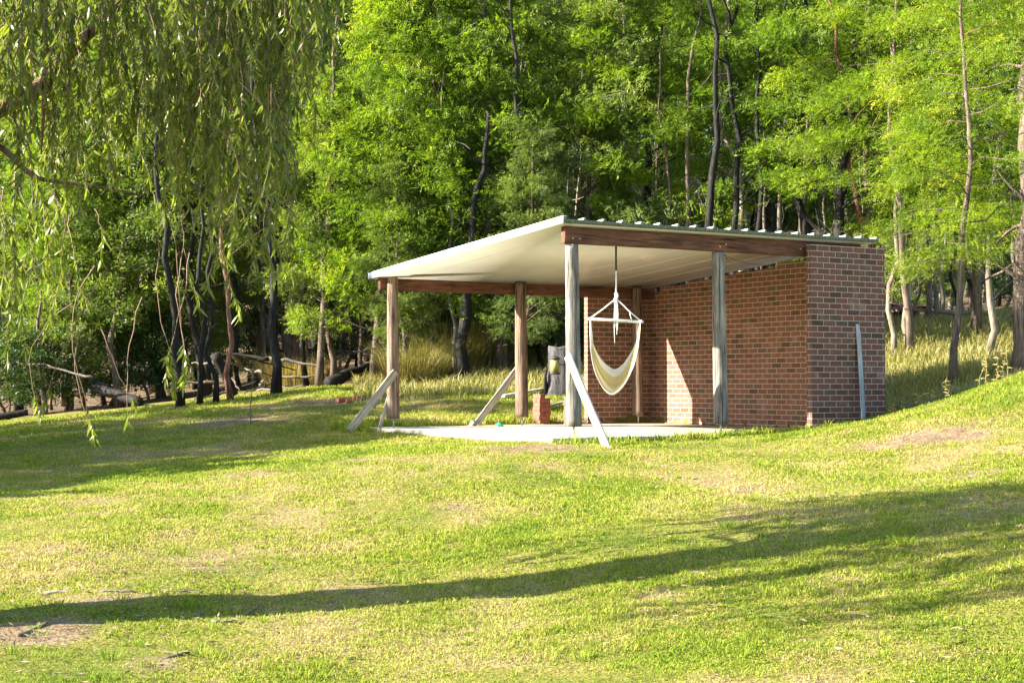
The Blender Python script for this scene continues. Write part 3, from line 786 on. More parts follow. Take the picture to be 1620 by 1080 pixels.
mb = MB(); mb.tube([[0, 0, .30], [0, 0, .33], [0, 0, .37]], [.11, .10, .03], 16); link('cap', mb.mesh('cap', M['wire'], True), bf)
mb = MB(); mb.tube([[0, 0, 0], [0, 0, .03]], [.10, .12], 16); link('tray', mb.mesh('tray', M['wire'], True), bf)
mb = MB(); mb.tube([[.09, 0, .2], [.26, 0, .19]], .012, 6); link('bracket', mb.mesh('bracket', M['wire'], True), bf)
mb = MB(); mb.tube([[0, 0, .37], [.02, .05, .55], [.10, .1, .62], [.15, .2, .50]], .006, 6); link('hook', mb.mesh('hook', M['wire'], True), bf)

# ------------------------------------------------------------------ vegetation builders
def frond_proto(pairs=7, wid=.085, ln=.36, seed=0, jit=1.0):
    rs = np.random.default_rng(seed); V = []; F = []
    for k in range(pairs):
        t0 = .12 + .86 * k / (pairs - 1)
        for s in (-1, 1):
            if rs.random() < .10 * jit: continue
            t = min(1, t0 + rs.normal(0, .03) * jit); l = ln * (math.sin(math.pi * (t * .80 + .16)) * .85 + .15) * (1 + rs.normal(0, .28) * jit)
            an = 1.0 + rs.normal(0, .28) * jit
            b = np.array([t, 0, -.24 * t * t]); dx, dy = math.cos(an), math.sin(an) * s
            e = b + np.array([dx * l, dy * l, -.12 * l + rs.normal(0, .10) * l * jit]); mid = (b * .55 + e * .45)
            sd = np.array([-dy, dx, rs.normal(0, .5) * jit]) * wid * .5
            i = len(V); V += [b, mid - sd, e, mid + sd]; F.append([i, i + 1, i + 2, i + 3])
    return np.array(V), np.array(F)
def leaf_cluster_proto(rs, n=7, l=.42, w=.13):
    V = []; F = []
    for k in range(n):
        d = rs.normal(0, 1, 3); d[0] += .6; d /= np.linalg.norm(d)
        a = rs.normal(0, 1, 3); sd = np.cross(d, a); sd /= np.linalg.norm(sd)
        b = d * rs.uniform(.05, .35); e = b + d * l * rs.uniform(.7, 1.2); mid = b * .5 + e * .5
        i = len(V); V += [b, mid - sd * w / 2, e, mid + sd * w / 2]; F.append([i, i + 1, i + 2, i + 3])
    return np.array(V), np.array(F)
FR = [frond_proto(6, .085, .40, 1), frond_proto(7, .08, .34, 2), frond_proto(5, .09, .46, 3)]
FR_FAR = [frond_proto(4, .20, .42, 4)]; FR_NEAR = [frond_proto(9, .055, .36, 5), frond_proto(8, .06, .30, 6), frond_proto(7, .065, .40, 7)]
LC = [leaf_cluster_proto(np.random.default_rng(q)) for q in (3, 4)]

def scatter(proto, P, X, N, s, var):
    pv, pf = proto
    X = X / (np.linalg.norm(X, axis=1)[:, None] + 1e-9)
    N = N - X * (N * X).sum(1)[:, None]; N /= np.linalg.norm(N, axis=1)[:, None] + 1e-9
    Y = np.cross(N, X)
    B = np.stack([X, Y, N], 1)
    V = P[:, None] + s[:, None, None] * np.einsum('vk,nkc->nvc', pv, B)
    F = pf[None] + (np.arange(len(P)) * len(pv))[:, None, None]
    return V.reshape(-1, 3), F.reshape(-1, pf.shape[1]), np.repeat(var, len(pv))

def tree_data(seed, H, z0, R, nb, nf, fs=.34, shape=None, up=(.35, .9), droop=.5, wob=.25, r0=.09, proto=None, flat=.5, tip=.30, s0=.28, spread=.10, fork=None):
    """trunk builder and frond cloud in tree space (base at the origin)"""
    rs = np.random.default_rng(seed); proto = proto or FR
    shape = shape or (lambda u: (1 - .75 * u ** 1.6) * min(1, .55 + 2.2 * u))
    n = 14; zz = np.linspace(0, H, n)
    w = np.cumsum(rs.normal(0, wob / math.sqrt(n), (n, 2)), axis=0); w -= w[0]; w[1] *= .4
    T = np.c_[w, zz]; rad = r0 * (1 - .88 * zz / H) + .006; rad[0] *= 1.35
    mb = MB(); mb.tube(T, rad, 9, rough=.12)
    Ps, Xs, Ns, Vr = [], [], [], []
    for b in range(nb):
        u = (b + rs.random()) / nb
        z = z0 + (H - z0) * (u ** .9) * .97
        base = np.array([np.interp(z, zz, T[:, 0]), np.interp(z, zz, T[:, 1]), z])
        az = b * 2.39996 + rs.normal(0, .35); L = R * shape(u) * rs.uniform(.6, 1.18)
        el = rs.uniform(*up); out = np.array([math.cos(az), math.sin(az), 0])
        def pos(t): return base + out * (L * t * math.cos(el * (1 - .3 * t))) + UP * (L * t * math.sin(el) - droop * L * t * t * .55)
        tt = np.linspace(0, 1, 6); C = np.array([pos(t) for t in tt]); C[1:] += rs.normal(0, .03 * L, (5, 3))
        mb.tube(C, np.linspace(max(.012, r0 * .26 * (1 - u * .6)), .004, 6), 5, cap=False)
        m = max(3, int(nf / nb * shape(u) * rs.uniform(.6, 1.4) * 1.35))
        t = s0 + (1 - s0) * rs.random(m) ** .75
        Pb = np.stack([np.interp(t, tt, C[:, k]) for k in range(3)], 1)
        lat = np.array([-out[1], out[0], 0])
        side_ = rs.normal(0, 1, m)
        Pb = Pb + (lat[None] * side_[:, None] * (.10 + spread * L * (1.25 - t))[:, None] + rs.normal(0, .05 + .035 * L, (m, 3)))
        X = out[None] * (.75 + .5 * t)[:, None] + lat[None] * side_[:, None] * .6 + rs.normal(0, .38, (m, 3)) + UP * rs.uniform(-.35, .35, (m, 1))
        N = UP[None] * (flat * .5 + .15) + out[None] * .55 + rs.normal(0, .7, (m, 3))
        Ps.append(Pb); Xs.append(X); Ns.append(N)
        Vr.append(np.clip(rs.random(m) * .55 + rs.normal(0, .07) + tip * np.clip((t - .55) / .45, 0, 1) + .16 * u, 0, 1))
    P = np.concatenate(Ps); X = np.concatenate(Xs); N = np.concatenate(Ns); var = np.concatenate(Vr)
    s = fs * rs.uniform(.65, 1.3, len(P))
    pick = rs.integers(len(proto), size=len(P)); VS, FS, VA, off = [], [], [], 0
    for q, pr in enumerate(proto):
        m = pick == q; v, f, a = scatter(pr, P[m], X[m], N[m], s[m], var[m]); VS.append(v); FS.append(f + off); VA.append(a); off += len(v)
    return mb, (np.concatenate(VS), np.concatenate(FS), np.concatenate(VA))

KIND = {}
def kind(name, bark, leaf, **kw):
    mb, (V, F, var) = tree_data(**kw)
    KIND[name] = (mb.mesh('trunk', M[bark], True), mesh_np('crown', V, F, M[leaf], False, var))
low = lambda u: (1 - .72 * u ** 1.4) * min(1, .7 + 1.5 * u)
kind('bushy', 'bark_brown', 'wattle', seed=11, H=9, z0=.9, R=2.3, nb=95, nf=13050, fs=0.200, shape=low)
kind('bushy2', 'bark_brown', 'wattle', seed=12, H=10, z0=1.6, R=2.2, nb=85, nf=12325, fs=0.200, shape=low)
kind('tall', 'bark_dark', 'wattle', seed=13, H=12, z0=3.6, R=2.3, nb=58, nf=8700, fs=0.224, wob=.5)
kind('tall2', 'bark_pale', 'wattle', seed=14, H=12, z0=3.4, R=1.9, nb=44, nf=5510, fs=0.216, wob=.6)
kind('layer', 'bark_brown', 'wattle', seed=15, H=10, z0=2.3, R=2.9, nb=34, nf=8120, fs=0.232, up=(.1, .5), droop=.55, flat=1.2, wob=.4, spread=.17, shape=lambda u: (1 - .6 * u) * min(1, .75 + u))
kind('layer2', 'bark_dark', 'wattle', seed=16, H=11, z0=3.2, R=2.7, nb=28, nf=6090, fs=0.232, up=(.15, .6), droop=.55, flat=1.1, wob=.7, spread=.17, shape=lambda u: (1 - .6 * u) * min(1, .75 + u), r0=.11)
kind('near', 'bark_brown', 'wattle', seed=17, H=8.5, z0=1.9, R=2.4, nb=36, nf=8120, fs=0.200, up=(.05, .5), droop=.6, flat=1.1, wob=.16, spread=.20, proto=FR_NEAR, shape=lambda u: (1 - .55 * u) * min(1, .8 + u), r0=.065)
kind('grey', 'bark_brown', 'wattle_grey', seed=18, H=9, z0=1.0, R=2.2, nb=75, nf=11020, fs=0.192, shape=low)
kind('dark', 'bark_dark', 'dark_leaf', seed=19, H=11, z0=2.4, R=2.5, nb=60, nf=4600, fs=.32, proto=LC, wob=.6)
kind('dark2', 'bark_brown', 'dark_leaf', seed=20, H=10, z0=1.6, R=2.4, nb=55, nf=4400, fs=.32, proto=LC, wob=.6)
kind('shrub', 'bark_brown', 'shrub_leaf', seed=21, H=2.0, z0=.15, R=1.1, nb=40, nf=1500, fs=.20, proto=LC, r0=.03, shape=lambda u: math.sin(math.pi * (.25 + .7 * u)))
kind('shrub2', 'bark_brown', 'wattle_grey', seed=22, H=2.4, z0=.2, R=1.2, nb=36, nf=1700, fs=.2, r0=.03, shape=lambda u: math.sin(math.pi * (.25 + .7 * u)))

kind('high', 'bark_brown', 'dark_leaf', seed=23, H=14.6, z0=12.1, R=2.1, nb=34, nf=4200, fs=.36, proto=LC, r0=.22, wob=.5, shape=lambda u: 1 - .5 * u)

def tree(k, px, d, s, rz, label, group=None, cat='tree', name='wattle_tree', at=None, tilt=(0, 0), sz=None):
    p = on_ground(px, d, .05) if at is None else at
    e = empty(name, p, rz, label, cat, group)
    e.rotation_euler = (tilt[0], tilt[1], rz); e.scale = (s, s, sz or s)
    tm, cm = KIND[k]
    link('trunk', tm, e); link('crown', cm, e)
    return e

# ------------------------------------------------------------------ the forest, front row
G1 = 'wattles along the forest edge'
tree('bushy', 592, 35.6, 1.15, .4, 'bright feathery wattle with foliage to the ground, behind the far left post', G1)
tree('bushy2', 690, 35.6, 1.2, 2.0, 'tall full wattle rising above the low left end of the shelter roof', G1)
tree('grey', 640, 34.4, .60, 1.1, 'short grey green wattle just behind the low eave of the roof', G1)
tree('bushy', 795, 35.4, 1.25, 3.6, 'dense wattle rising over the middle of the sloping roof edge', G1)
tree('grey', 900, 35.0, 1.25, 5.1, 'yellow green wattle directly above the high corner of the roof', G1)
tree('grey', 830, 33.6, .62, 4.1, 'grey green low wattle behind the roof over the middle rear post', G1)
tree('grey', 528, 36.5, .85, 2.2, 'grey green wattle left of the bright feathery one', G1)
tree('tall2', 985, 34.6, .95, .9, 'thin open wattle above the hanging chair', G1)
tree('layer2', 1052, 34.6, .95, 2.5, 'open wattle with bare stems above the front beam', G1)
tree('tall2', 1150, 33.8, .95, 1.3, 'layered wattle behind the ribbed roof, over the second front post', G1)
tree('layer2', 1258, 33.6, 1.0, 4.4, 'dark stemmed layered wattle over the left end of the front brick wall', G1)
tree('layer', 1355, 33.0, .98, 3.1, 'bright layered wattle rising behind the right end of the roof', G1)
tree('near', 1440, 31.0, 1.15, 5.6, 'slim pale stemmed wattle right of the brick wall', G1)
tree('near', 1508, 27.0, 1.0, 2.2, 'wattle with sprays of ferny leaves over the shaded grass at right', G1)
tree('layer', 1545, 34.0, 1.1, .4, 'spreading wattle on the slope at the upper right', G1)
tree('near', 1625, 30.5, 1.2, 1.0, 'wattle on the slope at the right edge of the picture', G1)
# left, seen through the hanging gum leaves
G2 = 'dark trees behind the hanging gum leaves'
tree('dark', 30, 41, 1.1, .3, 'dark tree behind the leaf curtain, leftmost of the shaded trees', G2, name='forest_tree')
tree('bushy2', 110, 39, .95, 1.5, 'yellow green wattle seen through the hanging leaves at far left', G1)
tree('dark2', 190, 38, 1.0, 2.6, 'shaded tree with low dark foliage behind the hanging leaf cluster', G2, name='forest_tree')
tree('grey', 255, 40, 1.2, 3.3, 'wattle behind the curtain of gum leaves, right of the yellow green one', G1)
tree('dark', 330, 37.5, 1.0, 4.0, 'dark stemmed tree at the lawn edge left of the branch pile', G2, name='forest_tree')
tree('dark2', 405, 42, 1.2, 5.0, 'dark tree standing behind the pile of branches', G2, name='forest_tree')
tree('grey', 455, 43, 1.25, .8, 'grey green wattle right of the blackened trunk', G1)
tree('dark', 500, 46, 1.35, 2.2, 'tall dark tree in the shaded gap between the gum leaves and the wattles', G2, name='forest_tree')
# second row: slim trees that look alike
G3 = 'slim trees inside the forest'
k2 = ['tall', 'tall2', 'bushy2', 'dark', 'tall', 'layer', 'grey', 'tall2']
rs = np.random.default_rng(5)
for i in range(46):
    px = -120 + 2160 * (i + rs.random() * .8) / 46; d = rs.uniform(44, 56)
    kk = k2[i % 8] if px > 420 else ['dark', 'dark2', 'tall', 'grey', 'dark', 'bushy2', 'dark2', 'tall2'][i % 8]
    tree(kk, px, d, rs.uniform(1.0, 1.35), rs.uniform(0, 6.28), 'slim tree in the depth of the forest among many alike', G3, name='forest_tree')

# far woods as one mass
def far_woods():
    rs = np.random.default_rng(9); mbs = MB(); VS = []; FS = []; VA = []; off = 0
    data = [tree_data(100 + k, 12, 2.5 + k * .6, 2.6, 34, 850, fs=.75, proto=FR_FAR, wob=.6) for k in range(4)]
    for i in range(76):
        px = -420 + 2620 * (i + rs.random()) / 76; d = rs.uniform(59, 84); s = rs.uniform(1.0, 1.45)
        p = on_ground(px, d, .1); mb, (V, F, var) = data[i % 4]; a = rs.uniform(0, 6.28)
        R = np.array([[math.cos(a), -math.sin(a), 0], [math.sin(a), math.cos(a), 0], [0, 0, 1]])
        VS.append(V @ R.T * s + p); FS.append(F + off); VA.append(np.clip(var * .8 + rs.uniform(-.1, .15), 0, 1)); off += len(V)
    o = link('far_woods', mesh_np('far_woods', np.concatenate(VS), np.concatenate(FS), M['wattle_grey'], False, np.concatenate(VA)))
    tag(o, 'far woods of green trees closing the view up the hillside', 'woods', kind='stuff')
far_woods()

# ------------------------------------------------------------------ bare stems of the understorey
def stem(px, d, h, r, mat, lean, label, group, seed, name='bare_tree', cat='tree', forks=3):
    rs = np.random.default_rng(seed); p = on_ground(px, d, .08)
    n = 15; zz = np.linspace(0, h, n)
    w = np.cumsum(rs.normal(0, .022 * math.sqrt(h), (n, 2)), axis=0); w -= w[0]
    T = np.c_[w[:, 0] + lean[0] * zz, w[:, 1] + lean[1] * zz, zz]; rad = np.linspace(r, r * .22, n); rad[0] *= 1.35
    mb = MB(); T[1:, :2] += rs.normal(0, .012 * h ** .5, (n - 1, 2)); mb.tube(T, rad, 8, rough=.22)
    for f in range(forks * 3):
        t = rs.uniform(.12, .97); b = np.array([np.interp(t * h, zz, T[:, k]) for k in range(3)]); a = rs.uniform(0, 6.28); L = min(1.5, h * rs.uniform(.04, .16)); up = rs.uniform(.1, .8)
        q = [b]
        for g_ in range(5):
            a += rs.normal(0, .45); up += rs.normal(0, .3); q.append(q[-1] + np.array([math.cos(a), math.sin(a), up]) * L / 5)
        mb.tube(q, np.linspace(max(.008, r * .24), .003, 6), 5, cap=False)
    o = link(name, mb.mesh(name, M[mat], True)); o.location = p
    return tag(o, label, cat, group)
G4 = 'marked trunks at the forest edge'
for q in [(437, 33.2, 10, .105, 'bark_dark', (-.035, 0), 'blackened straight trunk right of the branch pile'),
          (366, 33.0, 9, .065, 'bark_red', (-.01, 0), 'reddish brown trunk in front of the branch pile'),
          (342, 32.6, 8, .06, 'bark_dark', (-.03, 0), 'thin dark trunk left of the branch pile'),
          (316, 32.5, 9, .06, 'bark_dark', (-.06, .0), 'dark leaning trunk at the lawn edge left of the branch pile'),
          (286, 32.3, 9.0, .09, 'bark_dark', (-.13, 0), 'thick brown leaning trunk behind the hanging leaf cluster'),
          (505, 35.5, 10, .09, 'bark_brown', (.03, 0), 'brown twin trunk near the big fallen log'),
          (485, 37, 10, .07, 'bark_dark', (.0, 0), 'dark thin trunk between the blackened trunk and the fallen log'),
          (462, 42, 9, .17, 'bark_pale', (.02, 0), 'pale thick trunk behind the blackened one'),
          (475, 41, 7, .13, 'bark_red', (-.08, 0), 'orange barked trunk leaning beside the pale thick one'),
          (578, 37, 5, .06, 'bark_brown', (.0, 0), 'thin trunk rising from the far end of the fallen log'),
          (730, 33.8, 6, .15, 'bark_dark', (.0, 0), 'black and grey trunk framed between the two left rear posts'),
          (769, 36, 6, .08, 'bark_brown', (-.03, 0), 'brown thin trunk right of the black and grey trunk under the roof'),
          (806, 39, 6, .085, 'bark_pale', (-.01, .0), 'pale trunk just left of the middle rear post'),
          (858, 37, 7, .055, 'bark_dark', (.0, 0), 'thin dark trunk between the middle rear post and the stump'),
          (1442, 32.5, 7.5, .075, 'bark_pale', (.0, 0), 'pale straight sapling trunk on the grass right of the brick wall'),
          (1316, 32.0, 8.0, .15, 'bark_dark', (.05, 0), 'black forked trunk above the right end of the roof'),
          (1618, 26.5, 8, .19, 'bark_brown', (.01, 0), 'thick rough trunk at the right edge beside the mound'),
          (1150, 32.9, 10, .10, 'bark_dark', (.01, 0), 'tall dark trunk above the second front post'),
          (1096, 33.6, 10, .07, 'bark_brown', (.0, 0), 'tall brown trunk above the middle of the front beam'),
          (1116, 32.7, 10, .11, 'bark_dark', (-.015, 0), 'dark trunk beside the tall brown one above the front beam'),
          (1046, 34.0, 9, .045, 'bark_brown', (-.05, 0), 'thin brown trunk leaning left above the hanging chair'),
          (1204, 32.8, 9, .075, 'bark_dark', (.0, 0), 'dark slim trunk right of the second front post, above the roof'),
          (1232, 33.6, 9, .07, 'bark_pale', (.015, 0), 'pale slim trunk above the roof near the brick wall'),
          (1376, 32.6, 8, .09, 'bark_red', (-.12, 0), 'reddish trunk leaning left above the right end of the roof'),
          (826, 34.0, 9, .11, 'bark_dark', (-.01, 0), 'dark trunk showing through leaves above the middle of the sloping roof'),
          (722, 34.4, 8.5, .05, 'bark_pale', (-.01, 0), 'thin pale stem showing through leaves above the low side of the roof'),
          (1560, 30.5, 8, .07, 'bark_pale', (.0, 0), 'pale slim trunk left of the thick rough one at right'),
          (1415, 31.0, 7, .06, 'bark_pale', (.03, 0), 'pale thin trunk just right of the brick wall top')]:
    stem(q[0], q[1], q[2], q[3], q[4], q[5], q[6], G4, int(q[0] * 7))
G5 = 'thin bare stems of the forest understorey'
rs = np.random.default_rng(31)
def many_stems(n, x0, x1, d0, d1, mats):
    for i in range(n):
        px = x0 + (x1 - x0) * (i + rs.random()) / n; d = rs.uniform(d0, d1); mt = mats[rs.integers(len(mats))]
        lab = {'bark_dark': 'thin dark stem among many in the forest understorey', 'bark_brown': 'thin brown stem among many in the forest understorey', 'bark_pale': 'thin pale stem among many in the forest understorey', 'dead_wood': 'thin grey dead stem among many in the forest understorey'}[mt]
        stem(px, d, rs.uniform(3.5, 9), rs.uniform(.025, .075), mt, rs.normal(0, .05, 2), lab, G5, int(rs.integers(1e6)), 'bare_sapling', 'sapling', 4)
many_stems(46, -20, 620, 36.5, 52, ['bark_dark', 'bark_brown', 'bark_brown', 'dead_wood', 'bark_pale'])
many_stems(30, 640, 940, 36, 50, ['bark_dark', 'bark_brown', 'dead_wood', 'bark_pale'])
many_stems(40, 950, 1380, 40, 54, ['bark_dark', 'bark_brown', 'dead_wood', 'bark_pale'])
many_stems(62, 1390, 1640, 37, 52, ['bark_brown', 'bark_pale', 'dead_wood', 'bark_dark', 'dead_wood'])

# ------------------------------------------------------------------ shrubs, dry bushes, fallen wood
G6 = 'shrubs under the forest edge'
for k, (px, d, s, lab) in enumerate([(12, 38.5, 1.3, 'dark leafy shrub at the far left of the lawn edge'), (62, 37.8, 1.1, 'leafy shrub second from the left along the lawn edge'), (112, 38.5, 1.25, 'dense shrub left of the hanging twigs at the lawn edge'),
                                 (175, 39.5, 1.5, 'large dark shrub behind the hanging twigs'), (235, 39, 1.2, 'shrub behind the fallen log at the left lawn edge'), (285, 41, 1.5, 'shrub in the shade behind the thick leaning trunk'),
                                 (395, 43, 1.3, 'shrub in the shade beyond the branch pile'), (545, 43, 1.4, 'shrub deep in the shade above the fallen log'), (790, 37.5, 1.0, 'green shrub under the roof left of the middle rear post'),
                                 (880, 37, 1.2, 'dark shrub behind the stump'), (705, 38, 1.1, 'shrub behind the straw coloured bush'), (1475, 40, 1.2, 'shrub among dead stems right of the brick wall'), (1590, 41, 1.3, 'shrub among dead stems at the right edge')]):
    tree(['shrub', 'shrub2'][k % 3 == 2], px, d, s, k * 1.3, lab, G6, 'shrub', 'shrub')

def grass_tuft_data(rs, n, R, h0, h1, w, lean=.6):
    a = rs.uniform(0, 6.28, n); r = R * np.sqrt(rs.random(n)); P = np.c_[r * np.cos(a), r * np.sin(a), np.zeros(n)]
    h = rs.uniform(h0, h1, n); b = rs.uniform(0, 6.28, n); D = np.c_[np.cos(b), np.sin(b), np.zeros(n)]; out = np.c_[np.cos(a), np.sin(a), np.zeros(n)] * (r / R)[:, None]
    L = (D * .5 + out) * lean; sd = np.c_[-np.sin(b), np.cos(b), np.zeros(n)] * w / 2
    mid = P + L * (h * .35)[:, None] + UP * (h * .6)[:, None]; tip = P + L * (h * .95)[:, None] + UP * (h * rs.uniform(.6, 1.0, n))[:, None]
    V = np.stack([P - sd, P + sd, mid + sd * .8, mid - sd * .8, tip], 1).reshape(-1, 3); i = np.arange(n)[:, None] * 5
    return V, [i + np.array([[0, 1, 2, 3]]), i + np.array([[3, 2, 4]])], np.repeat(rs.random(n), 5)
def bush(name, px, d, R, h, n, mat, label, group, seed, w=.008, cat='bush'):
    rs = np.random.default_rng(seed); V, F, var = grass_tuft_data(rs, n, R, h * .5, h, w, .75)
    o = link(name, mesh_np(name, V, F, M[mat], False, var)); o.location = on_ground(px, d, .03)
    return tag(o, label, cat, group)
G7 = 'dry bushes behind the shelter'
bush('dry_bush', 655, 34.0, .6, 1.25, 1700, 'dry_mix', 'straw coloured dry bush just right of the far left post', G7, 1)
bush('dry_bush', 702, 35.4, .8, 1.6, 1900, 'dry_mix', 'tall pale dry bush left of the black and grey trunk', G7, 2)
bush('dry_bush', 752, 37, .9, 2.0, 1500, 'long_grass', 'yellow green dry bush right of the black and grey trunk', G7, 3)
bush('dry_bush', 800, 38.5, 1.1, 2.2, 1800, 'long_grass', 'dull green dry bush left of the middle rear post', G7, 4)
bush('dry_bush', 470, 38, .8, 1.0, 1400, 'straw', 'low straw coloured tussock right of the blackened trunk', G7, 5)

def log(pa, pb, r0, r1, mat, label, name='fallen_log', cat='log', group=None, seed=0, kinks=.04, n=9):
    rs = np.random.default_rng(seed); a, b = np.array(pa), np.array(pb); L = np.linalg.norm(b - a)
    t = np.linspace(0, 1, n)[:, None]; P = a + (b - a) * t; P[1:-1] += rs.normal(0, kinks * L * .3, (n - 2, 3))
    o_ = P[0].copy(); mb = MB(); mb.tube(P - o_, np.linspace(r0, r1, n), 10 if r0 > .05 else 6, rough=.22)
    if r0 < .06:
        for f in range(2):
            k = rs.integers(2, n - 1); d = rs.normal(0, 1, 3); d[2] = abs(d[2]) * .4; mb.tube([P[k] - o_, P[k] - o_ + d * L * .07, P[k] - o_ + d * L * .13], [r1 * .7, r1 * .5, .003], 5)
    o = link(name, mb.mesh(name, M[mat], True)); o.location = o_
    return tag(o, label, cat, group)
og = on_ground
log(og(520, 35.0) + [0, 0, .10], og(640, 38.5) + [0, 0, .50], .14, .11, 'bark_dark', 'big blackened fallen log left of the far left post', seed=2, kinks=.02)
log(og(150, 37.5) + [0, 0, .55], og(222, 36.2) + [0, 0, .1], .15, .10, 'bark_dark', 'brown fallen log at the lawn edge behind the hanging twigs', seed=3, kinks=.03)
log(og(-5, 36.4) + [0, 0, .08], og(45, 36.6) + [0, 0, .12], .09, .08, 'bark_dark', 'dark log lying at the far left edge of the lawn', seed=4, kinks=.02)
log(pix(800, 478, 36), og(912, 38) + [0, 0, 1.6], .17, .15, 'bark_dark', 'dark fallen trunk slanting behind the middle rear post', seed=5, kinks=.03)
log(og(340, 34) + [0, 0, 1.0], og(372, 34.2) + [0, 0, .05], .12, .09, 'bark_dark', 'black log slanting into the branch pile', seed=6, kinks=.02)
log(og(1480, 36.0) + [0, 0, .35], og(1598, 36.8) + [0, 0, .1], .06, .035, 'dead_wood', 'white fallen branch lying on the dry slope at right', 'fallen_branch', 'branch', seed=7, kinks=.06)
log(og(1585, 23.8) + [0, 0, .12], og(1640, 23.6) + [0, 0, .14], .035, .03, 'plank_white', 'pale stick lying by the thick trunk at the right edge', 'fallen_branch', 'branch', seed=8, kinks=.02)
rs = np.random.default_rng(77); G8 = 'branches heaped at the forest edge'
for k in range(16):
    px = rs.uniform(342, 438); d = rs.uniform(34.6, 37.2); a = og(px, d) + [0, 0, rs.uniform(.05, 1.0)]; an = rs.normal(0, .8); L = rs.uniform(.6, 1.5)
    dr = RIGHT * math.cos(an) + FWD * math.sin(an); b = a + dr * L * rs.choice([-1, 1]) + [0, 0, rs.normal(0, .35)]
    b[2] = max(b[2], gz(b[0], b[1]) + .03)
    log(a, b, rs.uniform(.022, .06), .015, ['dead_wood', 'bark_brown', 'bark_dark'][k % 3], 'dead branch heaped in the pile at the forest edge', 'fallen_branch', 'branch', G8, k + 50, .05)
for k in range(34):
    px = rs.uniform(0, 1640); d = rs.uniform(36, 42)
    if 340 < px < 440: continue
    a = og(px, d) + [0, 0, rs.uniform(.05, .9)]; an = rs.uniform(0, 6.28); L = rs.uniform(1.2, 3.4)
    dr = RIGHT * math.cos(an) + FWD * math.sin(an) * .6; b = a + dr * L + [0, 0, rs.normal(0, .8)]; b[2] = max(b[2], gz(b[0], b[1]) + .03)
    log(a, b, rs.uniform(.02, .045), .012, ['dead_wood', 'bark_brown', 'bark_dark'][k % 3], 'dead branch fallen among the trunks of the forest floor', 'fallen_branch', 'branch', 'branches strewn on the forest floor', k + 150, .06)
# rusty sheet over dark logs right of the brick wall
mb = MB(); xs = np.linspace(0, 1.5, 31); zc = .02 * np.sin(xs * 40)
V = np.concatenate([np.c_[xs, np.zeros(31), zc], np.c_[xs, np.full(31, 1.3), zc + .25], np.c_[xs, np.zeros(31), zc - .006], np.c_[xs, np.full(31, 1.3), zc + .244]]); i = np.arange(30)
mb.add(V, np.concatenate([np.stack([i, i + 1, i + 32, i + 31], -1), np.stack([i + 62, i + 93, i + 94, i + 63], -1), np.stack([i, i + 62, i + 63, i + 1], -1)]))
o = link('rusty_sheet', mb.mesh('rusty_sheet', plain_mat('rust', (.17, .075, .04), .85, .4, 6))); o.location = pix(1385, 488, 37.5); o.rotation_euler = (0, .06, -.5); tag(o, 'rusty corrugated sheet lying over logs among the trees right of the brick wall', 'metal sheet')
for k, (a, b) in enumerate([((1380, 520, 38), (1440, 515, 38.6)), ((1384, 505, 38.6), (1450, 500, 39))]):
    log(pix(*a), pix(*b), .16, .13, 'bark_dark', ['lower black log under the rusty sheet', 'upper black log under the rusty sheet'][k], seed=90 + k, kinks=.01)

